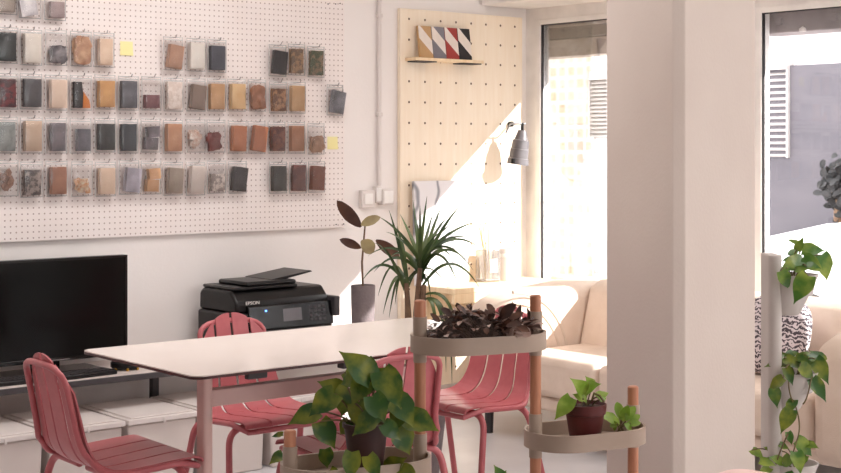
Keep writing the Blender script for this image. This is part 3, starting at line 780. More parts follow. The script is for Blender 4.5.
obj('paper_cassette', MB().bb(-PW/2+.04, PW/2-.04, -PD/2+.0, -PD/2+.05, .01, .08), 'blackgloss', pr, bevel=.005)
obj('side_flap', MB().bb(PW/2-.012, PW/2+.02, -PD/2-.0, -PD/2+.12, .16, .25), 'darkgrey', pr, bevel=.006)
cu = bpy.data.curves.new('txt', 'FONT'); cu.body = 'EPSON'; cu.size = .021; cu.extrude = .0008; cu.align_x = 'CENTER'
to = bpy.data.objects.new('txt', cu); C.objects.link(to)
me = bpy.data.meshes.new_from_object(to); bpy.data.objects.remove(to)
me.materials.append(M['trim']); lo = bpy.data.objects.new('brand_lettering', me); C.objects.link(lo); lo.parent = pr
lo.location = (-.165, -PD/2+.049, PH-.061); lo.rotation_euler = (R(90), 0, 0)
lo.scale = (1.15, 1, 1)

# ------------------------------------------------------------------ table
TX0, TX1, TY0, TY1, TZ = 2.03, 3.36, 3.39, 4.07, .74
tc_ = Vector(((TX0+TX1)/2, (TY0+TY1)/2, 0)); TL, TWd = TX1-TX0, TY1-TY0
tb = thing('table', 'long white topped table with dark edge and pale pink steel frame', 'table', tc_)
m = MB(); m.prism(rrect(TL, TWd, .035), TZ-.0105, TZ-.003); obj('edge_core', m, 'tableedge', tb)
m = MB(); m.prism(rrect(TL-.002, TWd-.002, .034), TZ-.003, TZ); obj('tabletop', m, 'table', tb)
LX = TL/2-.236
for sx in (-1, 1):
    lg = obj('leg', MB().prism([(x_*1+sx*LX, y_) for x_, y_ in rrect(.034, .05, .012, 4)], 0, TZ-.06), 'tableframe', tb)
    obj('foot', MB().lathe([(0, 0), (.045, 0), (.045, .008), (.03, .02), (0, .02)], (sx*LX, 0, 0)), 'tableframe', tb)
    obj('cross_arm', MB().bb(sx*LX-.025, sx*LX+.025, -.25, .25, TZ-.03, TZ-.0115), 'tableframe', tb, bevel=.004)
obj('beam', MB().bb(-LX, LX, -.02, .02, .585, .636), 'tableframe', tb, bevel=.004)
a = on_y(258, 370, TY0+.02)
obj('bracket', MB().bb(a.x-tc_.x-.033, a.x-tc_.x+.033, -TWd/2+.02, -TWd/2+.04, TZ-.03, TZ-.0115), 'gasket', tb, bevel=.003)
a = on_y(346, 363, TY0+.02)
obj('bracket', MB().bb(a.x-tc_.x-.011, a.x-tc_.x+.011, -TWd/2+.02, -TWd/2+.05, TZ-.032, TZ-.0115), 'gasket', tb, bevel=.003)

# ------------------------------------------------------------------ pink slatted chairs (face local +x)
prof_c = [(.187, .433), (.182, .446), (.160, .452), (.09, .449), (.0, .443), (-.07, .44), (-.115, .447), (-.146, .472), (-.160, .51), (-.173, .57), (-.189, .65), (-.209, .735), (-.215, .77)]
def resample(p, n):
    p = [Vector((q[0], 0, q[1])) for q in p]; L = [0]
    for i in range(1, len(p)): L.append(L[-1]+(p[i]-p[i-1]).length)
    out = []
    for k in range(n+1):
        s_ = L[-1]*k/n; i = max(j for j in range(len(L)) if L[j] <= s_+1e-9); i = min(i, len(p)-2)
        f_ = (s_-L[i])/(L[i+1]-L[i]); out.append(p[i].lerp(p[i+1], f_))
    return out, L[-1]
def smoothc(p, it=2):
    for _ in range(it):
        q = [p[0]]
        for i in range(len(p)-1):
            a, b = Vector((*p[i], 0)), Vector((*p[i+1], 0)); q += [tuple((a*.75+b*.25)[:2]), tuple((a*.25+b*.75)[:2])]
        p = q+[p[-1]]
    return p
CP, CL = resample(smoothc(prof_c), 60)
def halfw(t):
    if t < .38: return .203
    q = min(1, (t-.38)/.3); q = q*q*(3-2*q)
    return .203-.05*q-.01*max(0, (t-.7)/.3)
def make_chair():
    t = thing('chair', '', 'chair', (0, 0, 0), 0, 'pink slatted metal chairs around the table')
    ns = 4
    def slat_ends(k):       # the rounded top outline
        ym = abs((k+.5)/ns*2-1); return 1-.0*ym
    for nm, i0, i1 in (('seat', 0, 31), ('backrest', 31, 60)):
        m = MB()
        for k in range(ns):
            nv = 6; tops = []; 
            a0 = -1+2*k/ns; a1 = -1+2*(k+1)/ns
            vs = []; fs = []; rows = list(range(i0, i1+1))
            for r_, i in enumerate(rows):
                for j in range(nv+1):
                    g = .0055
                    hw = halfw(i/60)
                    y = (a0*hw+g*(1 if k else 0)) + ((a1*hw-g*(1 if k < ns-1 else 0))-(a0*hw+g*(1 if k else 0)))*j/nv
                    # shorten the strip at the top along an arch
                    s_ = i/60
                    lim = 1-.17*(abs(y)/.143)**2.3
                    f0 = s_ if s_ <= .7 else .7+(s_-.7)/.3*(lim-.7)
                    q = f0*60; ii = min(59, int(q)); P = CP[ii].lerp(CP[ii+1], q-ii)
                    tg = (CP[min(60, ii+1)]-CP[max(0, ii-1)]).normalized(); nrm = Vector((tg.z, 0, -tg.x))
                    bow = (.005+.013*min(1, max(0, (s_-.3)/.3)))*(1-(y/hw)**2)
                    if nrm.z > 0: nrm = -nrm
                    qb = min(1, max(0, (s_-.36)/.3)); qb = qb*qb*(3-2*qb); hb = Vector((-tg.z, 0, tg.x))
                    vs.append((P+hb*bow*min(1, s_*4)+Vector((0, y, 0))))
            W_ = nv+1
            n0 = len(vs)
            # back side (4 mm)
            for r_, i in enumerate(rows):
                tg = (CP[min(60, i+1)]-CP[max(0, i-1)]).normalized(); nrm = Vector((-tg.z, 0, tg.x))
                for j in range(W_): vs.append(vs[r_*W_+j]+nrm*.005)
            for r_ in range(len(rows)-1):
                for j in range(nv):
                    a = r_*W_+j; fs.append((a, a+1, a+W_+1, a+W_)); b = n0+a; fs.append((b, b+W_, b+W_+1, b+1))
                for j in (0, nv):
                    a = r_*W_+j; fs.append((a, a+W_, n0+a+W_, n0+a))
            for r_ in (0, len(rows)-1):
                for j in range(nv):
                    a = r_*W_+j; fs.append((a, n0+a, n0+a+1, a+1))
            m.add(vs, fs)
        obj(nm, m, 'pink', t, ang=50)
    # tube frame behind the slats: up one side, over the arch, down the other, and along the seat
    pts = []
    for sgn in (1, -1):
        side = []
        for i in range(6, 57):
            s_ = i/60; P = CP[i]; hw = halfw(s_)+.004-.016*min(1, max(0, (s_-.45)/.15))
            lim = .93
            off = Vector((-.02, 0, 0)) if s_ > .55 else Vector((-.006, 0, -.012))
            side.append(P+off+Vector((0, sgn*hw, 0)))
        pts.append(side)
    arch = []
    top = CP[57]
    for i in range(1, 12):
        a = math.pi*i/12; hw = halfw(51/60)-.012
        c_, s_ = math.cos(a), math.sin(a)
        arch.append(Vector((CP[51].x-.02+(CP[56].x-CP[51].x)*s_-.012*s_, math.copysign(abs(c_)**.6, c_)*hw, CP[51].z+(CP[57].z-CP[51].z)*abs(s_)**.7)))
    left = [p for p in pts[0] if True][:46]; right = pts[1][:46]
    path = left+arch+right[::-1]
    fm = [Vector((.176, y_, .418)) for y_ in (0, .08, .15, .185)]
    path = fm+left[2:]+arch+right[:1:-1]+[Vector((p.x, -p.y, p.z)) for p in fm[::-1]]
    obj('frame', MB().tube(path, .0095, 10), 'pink', t)
    for (fx, dx) in ((.11, .065), (-.10, -.10)):
        for sy in (1, -1):
            pth = bend([(fx, sy*.03, .424), (fx, sy*.222, .424), (fx+dx, sy*.258, 0)], .06, 8)
            lg = obj('leg', MB().tube(pth, .0115, 10), 'pink', t)
            e = pth[-1]; obj('foot_cap', MB().tube([e, e+Vector((0, 0, .012))], .0135, 10), 'gasket', lg)
    return t
ch0 = make_chair()
chairs = [(2.06, 3.90, R(-2), 'pink slatted metal chair at the left end of the table in front of the television'),
          (2.80, 4.2, R(-90), 'pink slatted metal chair tucked under the far long side of the table before the printer'),
          (2.735, 3.565, R(87), 'pink slatted metal chair with its back to us behind the large bushy pothos'),
          (3.51, 3.96, R(181), 'pink slatted metal chair at the right end of the table beside the cream sofa')]
for i, (x, y, rz, lab) in enumerate(chairs):
    if i == 0: ch0.location = (x, y, 0); ch0.rotation_euler = (0, 0, rz); ch0['label'] = lab
    else: dup(ch0, (x, y, 0), rz, lab)

# ------------------------------------------------------------------ sofa
sf = thing('sofa', 'cream upholstered sofa with thick rounded arms under the windows', 'sofa', (4.58, 0, 0))
S = lambda *a: None
ya, yb = 5.15, 2.93            # outer ends
o = MB(); o.bb(.03, .87, yb+.05, ya-.03, .17, .235); obj('base', o, 'sofa', sf, bevel=.015)
for i in range(3):
    y0 = 3.21+i*(4.865-3.21)/3; y1 = y0+(4.865-3.21)/3
    o = MB(); o.bb(.0, .56, y0+.003, y1-.003, .237, .42); obj('seat_cushion', o, 'sofa', sf, bevel=.035, seg=4)
o = MB(); o.prism([(.46, .42), (.53, .69), (.6, .72), (.72, .72), (.86, .60), (.86, .2), (.46, .2)][::-1], 3.21, 4.862, 'y')
obj('backrest', o, 'sofa', sf, bevel=.03, seg=4)
for nm, y0, y1 in (('arm', 4.866, ya), ('arm', yb, 3.206)):
    o = MB(); o.prism([(-.02, .175), (.87, .175), (.87, .64), (.75, .71), (.5, .70), (.12, .665), (.01, .63), (-.025, .57)][::-1], y0, y1, 'y')
    obj(nm, o, 'sofa', sf, bevel=.06, seg=6)
# curved piping on the inner face of the far arm
for rad in (.36, .31, .24):
    pts = []
    for i in range(17):
        a = R(88-i*5.6); pts.append((.02+rad*1.05*math.cos(a), 4.866+.001, .33+rad*math.sin(a)))
    obj('piping', MB().tube(pts, .008, 8), 'piping', sf)
for (xx, yy) in ((.08, 5.08), (.08, 3.0), (.8, 5.08), (.8, 3.0)): obj('foot', MB().tube([(xx, yy, 0), (xx, yy, .18)], [.018, .025], 12), 'gasket', sf)
# patterned cushions
c1 = on_x(766, 335, 4.93)
c_ = on_x(774, 335, 4.93)
o = obj('cushion', MB().pillow((0, 0, 0), (.13, .32, .33), 3.2, 14), 'zebra', ang=180)
o.location = (4.94, c_.y, .42+.165); o.rotation_euler = (0, R(14), R(-4)); tag(o, 'grey and white zebra cushion on the sofa behind the grey planter', 'cushion')

# ------------------------------------------------------------------ tiered plant stand
def fl(p, z=0): return Vector((p.x, p.y, z))
poles = {'a': (290, 430, 3.35), 'b': (420, 300, 3.50), 'c': (535.5, 295, 3.62), 'd': (633, 386, 3.75)}
PP = {}
for k, (px, py, d) in poles.items():
    p = at_d(px, py, d); PP[k] = (fl(p), p.z)
trays = [('a', 'b', .622), ('b', 'c', .905), ('c', 'd', .648)]
org = PP['b'][0]
st = thing('plant_stand', 'modular plant stand with beech poles and three taupe oval trays', 'plant stand', org)
PR = .0142
for k, (p, z) in PP.items():
    q = p-org
    po = obj('pole', MB().lathe([(0, 0), (PR, 0), (PR, z-.003), (PR-.003, z), (0, z)], q, 20), 'pole', st)
    zs = [tz for (u, v, tz) in trays if k in (u, v)]
    for tz in zs:
        top = tz+.045
        obj('sleeve', MB().lathe([(PR, tz-.065), (PR+.002, tz-.065), (PR+.003, top), (PR, top)], q, 20, close=False), 'sleeve', po)
for (u, v, tz) in trays:
    a, b = PP[u][0]-org, PP[v][0]-org
    mid = (a+b)/2; L = (b-a).length; ang = math.atan2(b.y-a.y, b.x-a.x)
    Lt, Wt, hg = L+.035, .2, .042
    out = rrect(Lt, Wt, .0985, 10); inn = [(x_*(Lt-.012)/Lt, y_*(Wt-.012)/Wt) for x_, y_ in out]
    m = MB(); n = len(out)
    ca, sa = math.cos(ang), math.sin(ang)
    T = lambda p, z: (mid.x+p[0]*ca-p[1]*sa, mid.y+p[0]*sa+p[1]*ca, z)
    vs = [T(p, tz-hg) for p in out]+[T(p, tz) for p in out]+[T(p, tz) for p in inn]+[T(p, tz-hg+.006) for p in inn]
    fs = [tuple(range(n-1, -1, -1)), tuple(range(3*n, 4*n))]
    for i in range(n):
        j = (i+1) % n
        for g in range(3): fs.append((g*n+i, g*n+j, (g+1)*n+j, (g+1)*n+i))
    m.add(vs, fs); obj('tray', m, 'sleeve', st, ang=30)

CAMV = lambda p: (Vector((0, 0, H))-Vector(p)).normalized()
def plant_leaves(mb, root, lst, W=.75, kind='heart', droop=.35, seed=0, jit=.04, upmix=.45, fold=.22, ln=1.1):
    """lst: (base px, base py, tip px, tip py, depth)"""
    rg = random.Random(seed)
    for (bx, by, tx, ty, d, *ex) in lst:
        d0 = d+rg.uniform(-jit, jit); d1 = d0-rg.uniform(-.02, .05)
        a, b = at_d(bx, by, d0), at_d(tx, ty, d1)
        L = (b-a).length*ln; wf = (ex[0] if ex else W)*rg.uniform(.85, 1.1)
        up = CAMV(a)+Vector((rg.uniform(-.3, .3), rg.uniform(-.3, .3), upmix))
        mb.leaf(a-root, b-a, up, L, L*wf, kind, droop, fold, 9, wave=.08)
def stems_to(mb, root, start, lst, r=.0022, sag=.02):
    for (bx, by, tx, ty, d, *ex) in lst:
        a = at_d(bx, by, d); s_ = start+Vector((random.uniform(-.02, .02), random.uniform(-.02, .02), 0))
        mid = (s_+a)/2+Vector((0, 0, sag)); mb.tube([p-root for p in bez(s_, mid, a, 8)], r, 6)

# pothos in the lower tray
D = 3.42
pot = at_d(366, 473, 3.41); pbase = Vector((pot.x, pot.y, .622-.036))
pt = thing('potted_pothos', 'large bushy pothos in a dark brown pot on the lowest tray of the plant stand', 'plant', pbase)
obj('pot', MB().lathe([(0, 0), (.038, 0), (.052, .115), (.056, .115), (.056, .125), (.049, .125), (.047, .11), (0, .105)]), 'brownpot', pt)
obj('soil', MB().lathe([(0, .118), (.03, .117), (.048, .112)], close=False), 'soil', pt)
PL = [(371, 378, 342, 350, D-.04), (362, 374, 338, 384, D), (343, 393, 319, 380, D), (335, 394, 308, 414, D-.05), (348, 388, 341, 419, D-.06), (381, 372, 402, 407, D-.02), (366, 378, 352, 404, D-.05),
      (317, 411, 289, 422, D-.02), (320, 422, 336, 449, D-.06), (376, 416, 350, 434, D-.08), (394, 398, 415, 424, D-.05), (407, 418, 438, 427, D), (398, 428, 412, 456, D-.05), (364, 362, 372, 388, D+.04),
      (325, 449, 328, 470, D-.06), (352, 452, 350, 482, D-.08), (388, 472, 402, 458, D-.05), (368, 456, 380, 480, D-.08), (283, 434, 270, 436, D-.05, .5), (283, 454, 270, 462, D-.05, .6),
      (384, 398, 366, 420, D-.07), (372, 396, 386, 424, D-.09), (356, 404, 366, 432, D-.09), (390, 384, 378, 406, D-.03), (402, 408, 392, 432, D-.05), (345, 372, 362, 390, D+.03), (378, 368, 370, 394, D+.03),
      (384, 424, 402, 440, D-.07), (350, 422, 338, 436, D-.03), (360, 384, 350, 372, D+.05), (392, 410, 420, 412, D+.03), (386, 392, 408, 396, D+.05), (330, 470, 342, 484, D-.06), (400, 470, 418, 480, D-.03)]
m = MB(); plant_leaves(m, pbase, PL, .74, seed=3, ln=1.02); obj('leaves', m, 'pothos', pt, ang=60)
m = MB(); stems_to(m, pbase, pbase+Vector((0, 0, .11)), PL[:14]+PL[20:32]); obj('stems', m, 'stem', pt)

# dark scrappy plant in the top tray
a, b_ = PP['b'][0], PP['c'][0]; mid = (a+b_)/2
TZ2 = .905-.036
dp = thing('dark_leaf_plant', 'low heap of dark leaves with pale petals in the top tray of the stand', 'plant', (mid.x, mid.y, TZ2))
root = Vector((mid.x, mid.y, TZ2)); ax = (b_-a).normalized(); ay = Vector((-ax.y, ax.x, 0))
def mound(u, v):
    x_ = (u-.5)*2; y_ = (v-.5)*2; r2 = math.sqrt(x_*x_*.9+y_*y_)
    hgt = .03+.058*max(0, 1-((x_+.25)/.62)**2)*max(0, 1-y_*y_)**.5+.014*mnoise.noise(Vector((x_*4, y_*4, 2)))
    return ax*x_*.125+ay*y_*.062+Vector((0, 0, hgt))
m = MB(); m.grid(mound, 26, 14)
for e_ in range(1): m.lathe([(0, 0), (.062, 0), (.062, .034), (0, .034)], (0, 0, 0), 20)
obj('soil', m, 'soil', dp)
rg = random.Random(11); m = MB(); petals = []
def pb_():
    petals.append(MB()); return petals[-1]
for i in range(230):
    x_ = rg.uniform(-1, 1); big = max(0, 1-((x_+.38)/.55)**2); y_ = rg.uniform(-1, 1)
    y_ *= (.8 if x_ > .2 else 1)
    c_ = ax*x_*.13+ay*y_*.07+Vector((0, 0, .032+rg.uniform(0, .01)+.05*max(0, 1-((x_+.25)/.62)**2)*max(0, 1-y_*y_)**.5+(.025*rg.random() if x_ > .3 else 0)))
    dr = ax*(x_*.6+rg.uniform(-.9, .9))+ay*(y_+rg.uniform(-.5, .5))+Vector((0, 0, rg.uniform(-.1, .9)))
    (pb_() if rg.random() < .13 else m).leaf(c_, dr, (rg.uniform(-.6, .6), rg.uniform(-.6, .6), 1), (1 if x_ > .3 else .62)*rg.uniform(.022, .045), (1 if x_ > .3 else .62)*rg.uniform(.014, .026), 'oval', rg.uniform(0, 1.2), .3, 5)
extra = [(487, 322, 480, 310, 3.55), (500, 318, 512, 306, 3.56), (508, 320, 522, 312, 3.57), (494, 318, 490, 306, 3.55), (506, 326, 520, 322, 3.53), (516, 326, 528, 330, 3.53), (514, 330, 521, 346, 3.50), (468, 316, 461, 306, 3.55), (440, 322, 432, 314, 3.52), (452, 316, 444, 309, 3.54)]
plant_leaves(m, root, extra, .42, 'oval', .3, 4)
obj('leaves', m, 'darkleaf', dp, ang=60)
for q in ((515, 326, 522, 331, 3.5), (519, 330, 528, 334, 3.5), (507, 333, 519, 333, 3.5)): plant_leaves(pb_(), root, [q], .7, 'oval', .3, 6)
for q in petals: obj('dry_petal', q, 'palebit', dp, ang=60)

# oxblood pot and small plant on the right tray
TZ3 = .648-.036
pa = at_d(585, 432, 3.665); pb2 = Vector((pa.x, pa.y, TZ3))
op = thing('potted_plant', 'young green plant in a dark red pot on the right tray', 'plant', pb2)
obj('pot', MB().lathe([(0, 0), (.036, 0), (.038, .004), (.049, .072), (.053, .074), (.055, .098), (.051, .099), (.048, .09), (0, .085)]), 'terra', op)
obj('soil', MB().lathe([(0, .094), (.03, .093), (.0485, .089)], close=False), 'soil', op)
L2 = [(587, 396, 576, 380, 3.66), (585, 391, 596, 383, 3.67), (571, 398, 556, 418, 3.62), (597, 397, 609, 391, 3.66), (600, 400, 607, 397, 3.64), (583, 399, 574, 394, 3.63), (592, 388, 588, 378, 3.68)]
m = MB(); plant_leaves(m, pb2, L2, .66, seed=8, jit=.01); obj('leaves', m, 'limeleaf', op, ang=60)
m = MB(); stems_to(m, pb2, pb2+Vector((0, 0, .088)), L2, .002, .01); m.tube([at_d(*q)-pb2 for q in ((592, 400, 3.65), (594, 393, 3.64), (600, 396, 3.63), (604, 402, 3.62))], .003, 6); obj('stems', m, 'stem', op)
pa = at_d(622, 425, 3.70); pb3 = Vector((pa.x, pa.y, TZ3))
gp = thing('small_plant', 'small lime green leafy cutting lying on the right tray against its pole', 'plant', pb3)
L3 = [(620, 423, 606, 414, 3.69), (621, 420, 618, 402, 3.7), (626, 421, 634, 406, 3.68), (624, 424, 634, 430, 3.66), (630, 423, 639, 414, 3.68), (619, 425, 609, 424, 3.67), (622, 421, 626, 410, 3.71), (617, 424, 613, 430, 3.66), (626, 424, 640, 422, 3.67)]
m = MB(); plant_leaves(m, pb3, L3, .5, 'oval', .4, seed=5, jit=.015); obj('leaves', m, 'limeleaf', gp, ang=60)
m = MB(); m.tube([(0, 0, .0), (.005, .0, .02), (0, .01, .035)], .004, 6); stems_to(m, pb3, pb3+Vector((0, 0, .01)), L3, .0018, .005); obj('stems', m, 'stem', gp)

# ------------------------------------------------------------------ rubber plant and dracaena
pa = on_y(363, 300, 5.50); rb = Vector((pa.x, 5.50, SZ))
rp = thing('rubber_plant', 'young rubber plant with few dark leaves in a tall grey pot beside the printer', 'plant', rb)
ph = on_y(363, 285, 5.50).z-SZ
obj('pot', MB().lathe([(0, 0), (.05, 0), (.054, .02), (.059, ph-.005), (.057, ph), (.05, ph), (.048, ph-.03), (0, ph-.03)]), 'greypot', rp)
obj('soil', MB().lathe([(0, ph-.02), (.05, ph-.024)], close=False), 'soil', rp)
d_ = on_y(363, 285, 5.50); dd = (d_-Vector((0, 0, H))).dot(FW)
top = at_d(365, 226, dd)
obj('stem', MB().tube([(0, 0, ph-.03), at_d(362, 262, dd)-rb, top-rb], [.006, .005, .004], 8), 'bark', rp)
m = MB(); plant_leaves(m, rb, [(361, 227, 339, 204, dd, .42), (361, 248, 342, 240, dd, .42), (376, 240, 398, 256, dd-.05, .4)], .5, 'oval', .25, 2, .02, .1); obj('dark_leaves', m, 'rubber', rp, ang=60)
m = MB(); plant_leaves(m, rb, [(361, 225, 378, 217, dd, .5), (361, 241, 374, 251, dd-.04, .75)], .6, 'oval', .3, 3, .02, .3); obj('pale_leaves', m, 'rubber2', rp, ang=60)

DD = 5.9
pa = at_d(414, 300, DD); db = Vector((pa.x, pa.y, 0))
dr = thing('dracaena', 'tall spiky dracaena with arching narrow leaves on the floor behind the table', 'plant', db)
obj('pot', MB().lathe([(0, 0), (.1, 0), (.13, .26), (.14, .26), (.14, .29), (.125, .29), (.12, .26), (0, .25)]), 'greypot', dr)
obj('soil', MB().lathe([(0, .275), (.123, .27)], close=False), 'soil', dr)
canes = [(410, 318, 406, 283), (416, 316, 420, 268), (421, 322, 424, 285)]
for i, (x0, y0, x1, y1) in enumerate(canes):
    b0 = Vector((.03*(i-1), .02*(i % 2), .26)); obj('cane', MB().tube(bez(b0, at_d(x0, y0, DD)-db, at_d(x1, y1, DD)-db, 8), [.014]*6+[.012, .011, .01], 8), 'bark', dr)
tips = [(427, 196, .1), (433, 213, .1), (461, 205, .3), (477, 222, .35), (447, 217, .2), (389, 210, .2), (379, 217, .3), (413, 200, .05), (374, 243, .5), (362, 281, .9), (374, 272, .7), (389, 318, 1.1), (383, 314, 1), (480, 248, .8), (481, 290, 1.2), (458, 284, 1), (448, 288, 1),
        (470, 238, .5), (420, 205, .05), (441, 208, .2), (400, 214, .15), (368, 256, .6), (397, 226, .2), (405, 300, .9), (466, 262, .9), (378, 296, 1), (473, 270, 1), (440, 232, .2), (454, 222, .25), (386, 232, .3), (395, 305, 1.1), (431, 300, .8), (444, 250, .4), (392, 255, .5), (402, 240, .3), (426, 236, .1), (418, 222, .1), (386, 262, .6), (452, 258, .6)]
rg = random.Random(21)
m = MB()
def strap(mb, a, b, c, W):
    P = bez(a, b, c, 12)
    vs = []; fs = []
    for i, p in enumerate(P):
        t_ = i/12; tg = (P[min(12, i+1)]-P[max(0, i-1)]).normalized(); up = Vector((0, 0, 1))*.7+CAMV(p+db)*.9
        sd = tg.cross(up).normalized(); w_ = W/2*min(1, .55+t_*2)*(1-t_**2.2)+.0004; nn = sd.cross(tg)
        vs += [p+sd*w_+nn*w_*.35, p, p-sd*w_+nn*w_*.35]
    for i in range(12): q = i*3; fs += [(q, q+1, q+4, q+3), (q+1, q+2, q+5, q+4)]
    mb.add(vs, fs)
for (tx, ty, arch) in tips:
    cn = canes[1] if tx > 415 else canes[rg.choice((0, 1))]
    if ty > 285: cn = canes[rg.choice((0, 2))]
    bx, by = cn[2]+rg.uniform(-3, 3), cn[3]+rg.uniform(-6, 8)
    dpt = rg.uniform(-.22, .22)
    a = at_d(bx, by, DD)-db; c_ = at_d(tx, ty, DD+dpt)-db
    b_ = (a+c_)/2+Vector((0, 0, arch*.16)); strap(m, a, b_, c_, .017)
for (x0, y0, x1, y1) in ((424, 300, 452, 384), (424, 300, 438, 378), (424, 300, 446, 372), (424, 295, 458, 362)):
    a = at_d(x0, y0, DD)-db; c_ = at_d(x1, y1, DD-.1)-db; strap(m, a, Vector((c_.x, c_.y, a.z+.06)), c_, .016)
obj('leaves', m, 'draco', dr, ang=60)

# ------------------------------------------------------------------ grey pocket planter on the right
TD = 4.25
pa = at_d(776, 473, TD); tbse = Vector((pa.x, pa.y, 0))
ux = RT.copy()                                    # pockets open to the right
tw_ = thing('tower_planter', 'tall grey stacked pocket planter standing by the sofa, right of the pillar', 'planter', tbse, math.atan2(RT.y, RT.x))
K = TD/FPX
zt = H-(254-HZ)*K
obj('column', MB().prism(rrect(.04, .12, .018), 0, zt), 'tower', tw_, bevel=.003)
ob = bpy.data.objects[tw_.name].children
tw_.children[0].location = (-.014, 0, 0)
obj('foot', MB().prism(rrect(.26, .2, .05), 0, .04), 'tower', tw_, bevel=.006)
def pocket(zr, zb, x1=.125):
    m = MB(); n = 24; vs = []; fs = []
    rows = [(zb, .040, .045, .035), (zb+.01, .048, .055, .035), (zr, .080, .075, .055), (zr, .076, .071, .055), (zr-.06, .066, .06, .05)]
    for (z, rx, ry, cx_) in rows:
        for k in range(n):
            a = 2*math.pi*k/n; vs.append((cx_-.01+rx*math.cos(a), ry*math.sin(a), z))
    for i in range(len(rows)-1):
        for k in range(n): fs.append((i*n+k, i*n+(k+1) % n, (i+1)*n+(k+1) % n, (i+1)*n+k))
    fs.append(tuple(range(n-1, -1, -1))); m.add(vs, fs)
    po = obj('pocket', m, 'tower', tw_, ang=50)
    s_ = MB(); s_.add([(v[0], v[1], zr-.03) for v in vs[4*n:5*n]], [tuple(range(n))]); obj('soil', s_, 'soil', po, smooth=False)
for (yr, yb_) in ((274, 314), (371, 409), (462, 505)): pocket(H-(yr-HZ)*K, H-(yb_-HZ)*K)
pd = TD
def tower_plant(lab, yr, lst, mt, seed, vines=()):
    p = at_d(796, yr, TD); r0 = Vector((p.x, p.y, H-(yr-HZ)*K-.03))
    t = thing('trailing_pothos', lab, 'plant', r0, 0, 'pothos in the grey planter')
    m = MB(); plant_leaves(m, r0, lst, .6, 'heart', .4, seed, .02, ln=.98); obj('leaves', m, mt, t, ang=60)
    m = MB(); stems_to(m, r0, r0+Vector((0, 0, .0)), [q for q in lst if abs(q[1]-yr) < 25], .002, .05)
    for v in vines: m.tube(bez(at_d(*v[0], TD-.06)-r0, at_d(*v[1], TD-.1)-r0, at_d(*v[2], TD-.08)-r0, 12), .0022, 6)
    obj('stems', m, 'stem', t)
tower_plant('pothos with light green leaves in the top pocket of the grey planter', 274, [(803, 261, 780, 268, pd-.02), (803, 258, 826, 272, pd-.03), (802, 250, 827, 249, pd), (821, 255, 831, 283, pd), (808, 276, 793, 304, pd-.09), (781, 271, 792, 292, pd-.09), (800, 244, 786, 238, pd, .4), (797, 250, 803, 238, pd, .5), (795, 262, 784, 258, pd+.02), (806, 266, 820, 266, pd-.06), (796, 270, 808, 268, pd-.07), (790, 256, 800, 246, pd+.03)], 'pothos2', 1)
tower_plant('pothos trailing long vines from the middle pocket of the grey planter', 371, [(789, 361, 766, 363, pd-.04), (784, 358, 806, 368, pd-.05), (800, 360, 823, 353, pd-.02), (815, 359, 830, 384, pd-.03), (800, 366, 818, 380, pd-.07), (786, 368, 794, 386, pd-.09), (783, 378, 766, 391, pd-.09), (774, 389, 777, 407, pd-.09), (794, 400, 786, 414, pd-.09), (791, 410, 780, 433, pd-.09), (812, 379, 828, 401, pd-.06), (776, 358, 790, 354, pd), (806, 355, 790, 366, pd-.04), (796, 356, 812, 364, pd-.02), (824, 362, 812, 350, pd), (778, 366, 770, 358, pd), (788, 355, 800, 350, pd+.02)], 'pothos', 2,
            vines=(((790, 368), (786, 390), (794, 404)), ((812, 374), (808, 400), (803, 404)), ((794, 402), (803, 425), (797, 440)), ((786, 372), (782, 378), (776, 392))))
tower_plant('pothos with yellowish leaves in the lowest pocket of the grey planter', 462, [(797, 440, 816, 458, pd-.06), (796, 452, 802, 474, pd-.08), (779, 444, 791, 449, pd-.06), (752, 450, 764, 457, pd-.05), (760, 461, 777, 464, pd-.07), (782, 462, 770, 456, pd-.05), (790, 456, 782, 470, pd-.08), (806, 444, 818, 446, pd-.04), (788, 432, 793, 446, pd-.06), (770, 468, 758, 474, pd-.05), (806, 456, 798, 468, pd-.06), (775, 452, 764, 446, pd-.02), (786, 472, 798, 478, pd-.06)], 'pothos2', 4,
            vines=(((790, 462), (794, 450), (797, 440)), ((776, 464), (780, 450), (788, 434))))

# lime tip of a plant below the top tray, and the pale side table corner
p = at_d(500, 492, 3.5); lb = Vector((p.x, p.y, .0))
lt = thing('low_plant', 'low green plant with a yellow tip below the top tray of the stand', 'plant', lb)
zl = at_d(500, 480, 3.5).z
obj('pot', MB().lathe([(0, 0), (.07, 0), (.09, .3), (.095, .3), (.095, zl-.12), (.085, zl-.12), (.083, zl-.16), (0, zl-.16)]), 'greypot', lt)
m = MB(); plant_leaves(m, lb, [(502, 480, 496, 467, 3.5), (498, 482, 506, 470, 3.48), (500, 490, 488, 478, 3.5), (503, 490, 514, 480, 3.5)], .7, 'heart', .3, 3, .01); obj('leaves', m, 'pothos2', lt, ang=60)
obj('stem', MB().tube([(0, 0, zl-.16), (0, 0, zl)], .006, 6), 'stem', lt)

p = at_d(736, 466.5, 3.6); zt_ = p.z
sd = thing('side_table', 'pale pink side table whose rounded corner shows at the foot of the pillar', 'table', (p.x, p.y, 0), math.atan2(RT.y, RT.x)+R(-43))
m = MB(); m.prism([(x_+.2, y_-.20) for x_, y_ in rrect(.4, .4, .05)], zt_-.03, zt_); obj('tabletop', m, 'tableframe', sd, bevel=.006)
for (sx, sy) in ((.06, -.06), (.34, -.06), (.06, -.34), (.34, -.34)): obj('leg', MB().tube([(sx, sy, 0), (sx, sy, zt_-.03)], .014, 12), 'tableframe', sd)

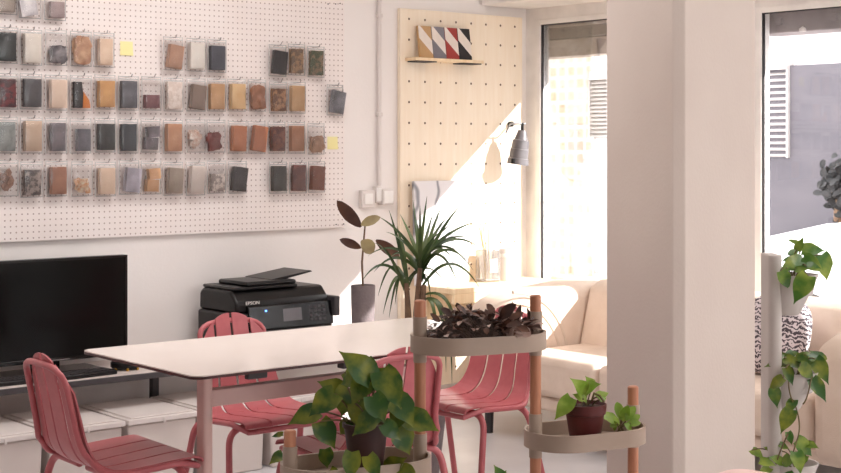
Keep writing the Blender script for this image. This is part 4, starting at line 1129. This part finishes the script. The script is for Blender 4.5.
# ------------------------------------------------------------------ light
wd = bpy.data.worlds.new('sky'); bpy.context.scene.world = wd; wd.use_nodes = True
bg = wd.node_tree.nodes['Background']; bg.inputs[0].default_value = (1, .988, .985, 1); bg.inputs[1].default_value = 5.2
sun = bpy.data.lights.new('sun', 'SUN'); sun.energy = 36; sun.angle = R(.6); sun.color = (1, .965, .93)
so = bpy.data.objects.new('sun', sun); C.objects.link(so)
so.rotation_euler = Vector((-1, 1.4, -.83)).to_track_quat('-Z', 'Y').to_euler(); so.location = (12, -4, 8)
def area(name, loc, sx, sy, e, col=(1, .96, .94), rot=(0, 0, 0), portal=False):
    l = bpy.data.lights.new(name, 'AREA'); l.shape = 'RECTANGLE'; l.size = sx; l.size_y = sy; l.energy = e; l.color = col
    o = bpy.data.objects.new(name, l); C.objects.link(o); o.location = loc; o.rotation_euler = rot
    if portal: l.cycles.is_portal = True
    return o
area('ceiling_fill', (1.0, 4.4, 2.7), 1.2, .8, 9)  # area fills added under the ceiling to brighten the room, no real fixtures
area('ceiling_fill', (3.0, 4.2, 2.7), 1.2, 1.0, 24)
area('ceiling_fill', (4.3, 1.2, 2.7), 1.0, 1.2, 26)  # added fill for the pillar's right-hand face
area('window_portal', ((W3[0]+W3[1])/2, Y0-.12, (W3[2]+W3[3])/2), W3[1]-W3[0], W3[3]-W3[2], 1, rot=(R(90), 0, 0), portal=True)
area('window_portal', (XW+.14, (W1[0]+W1[1])/2, (SILL+HEAD)/2), HEAD-SILL, W1[1]-W1[0], 1, rot=(0, R(90), 0), portal=True)
area('window_portal', (XW+.14, (W2[0]+W2[1])/2, (SILL+H2)/2), H2-SILL, W2[1]-W2[0], 1, rot=(0, R(90), 0), portal=True)
sc = bpy.context.scene
sc.view_settings.view_transform = 'Standard'; sc.view_settings.look = 'None'; sc.view_settings.exposure = .36; sc.view_settings.gamma = 1
sc.view_settings.use_curve_mapping = False
sc.cycles.max_bounces = 10; sc.cycles.diffuse_bounces = 6; sc.cycles.transparent_max_bounces = 24; sc.cycles.sample_clamp_indirect = 8
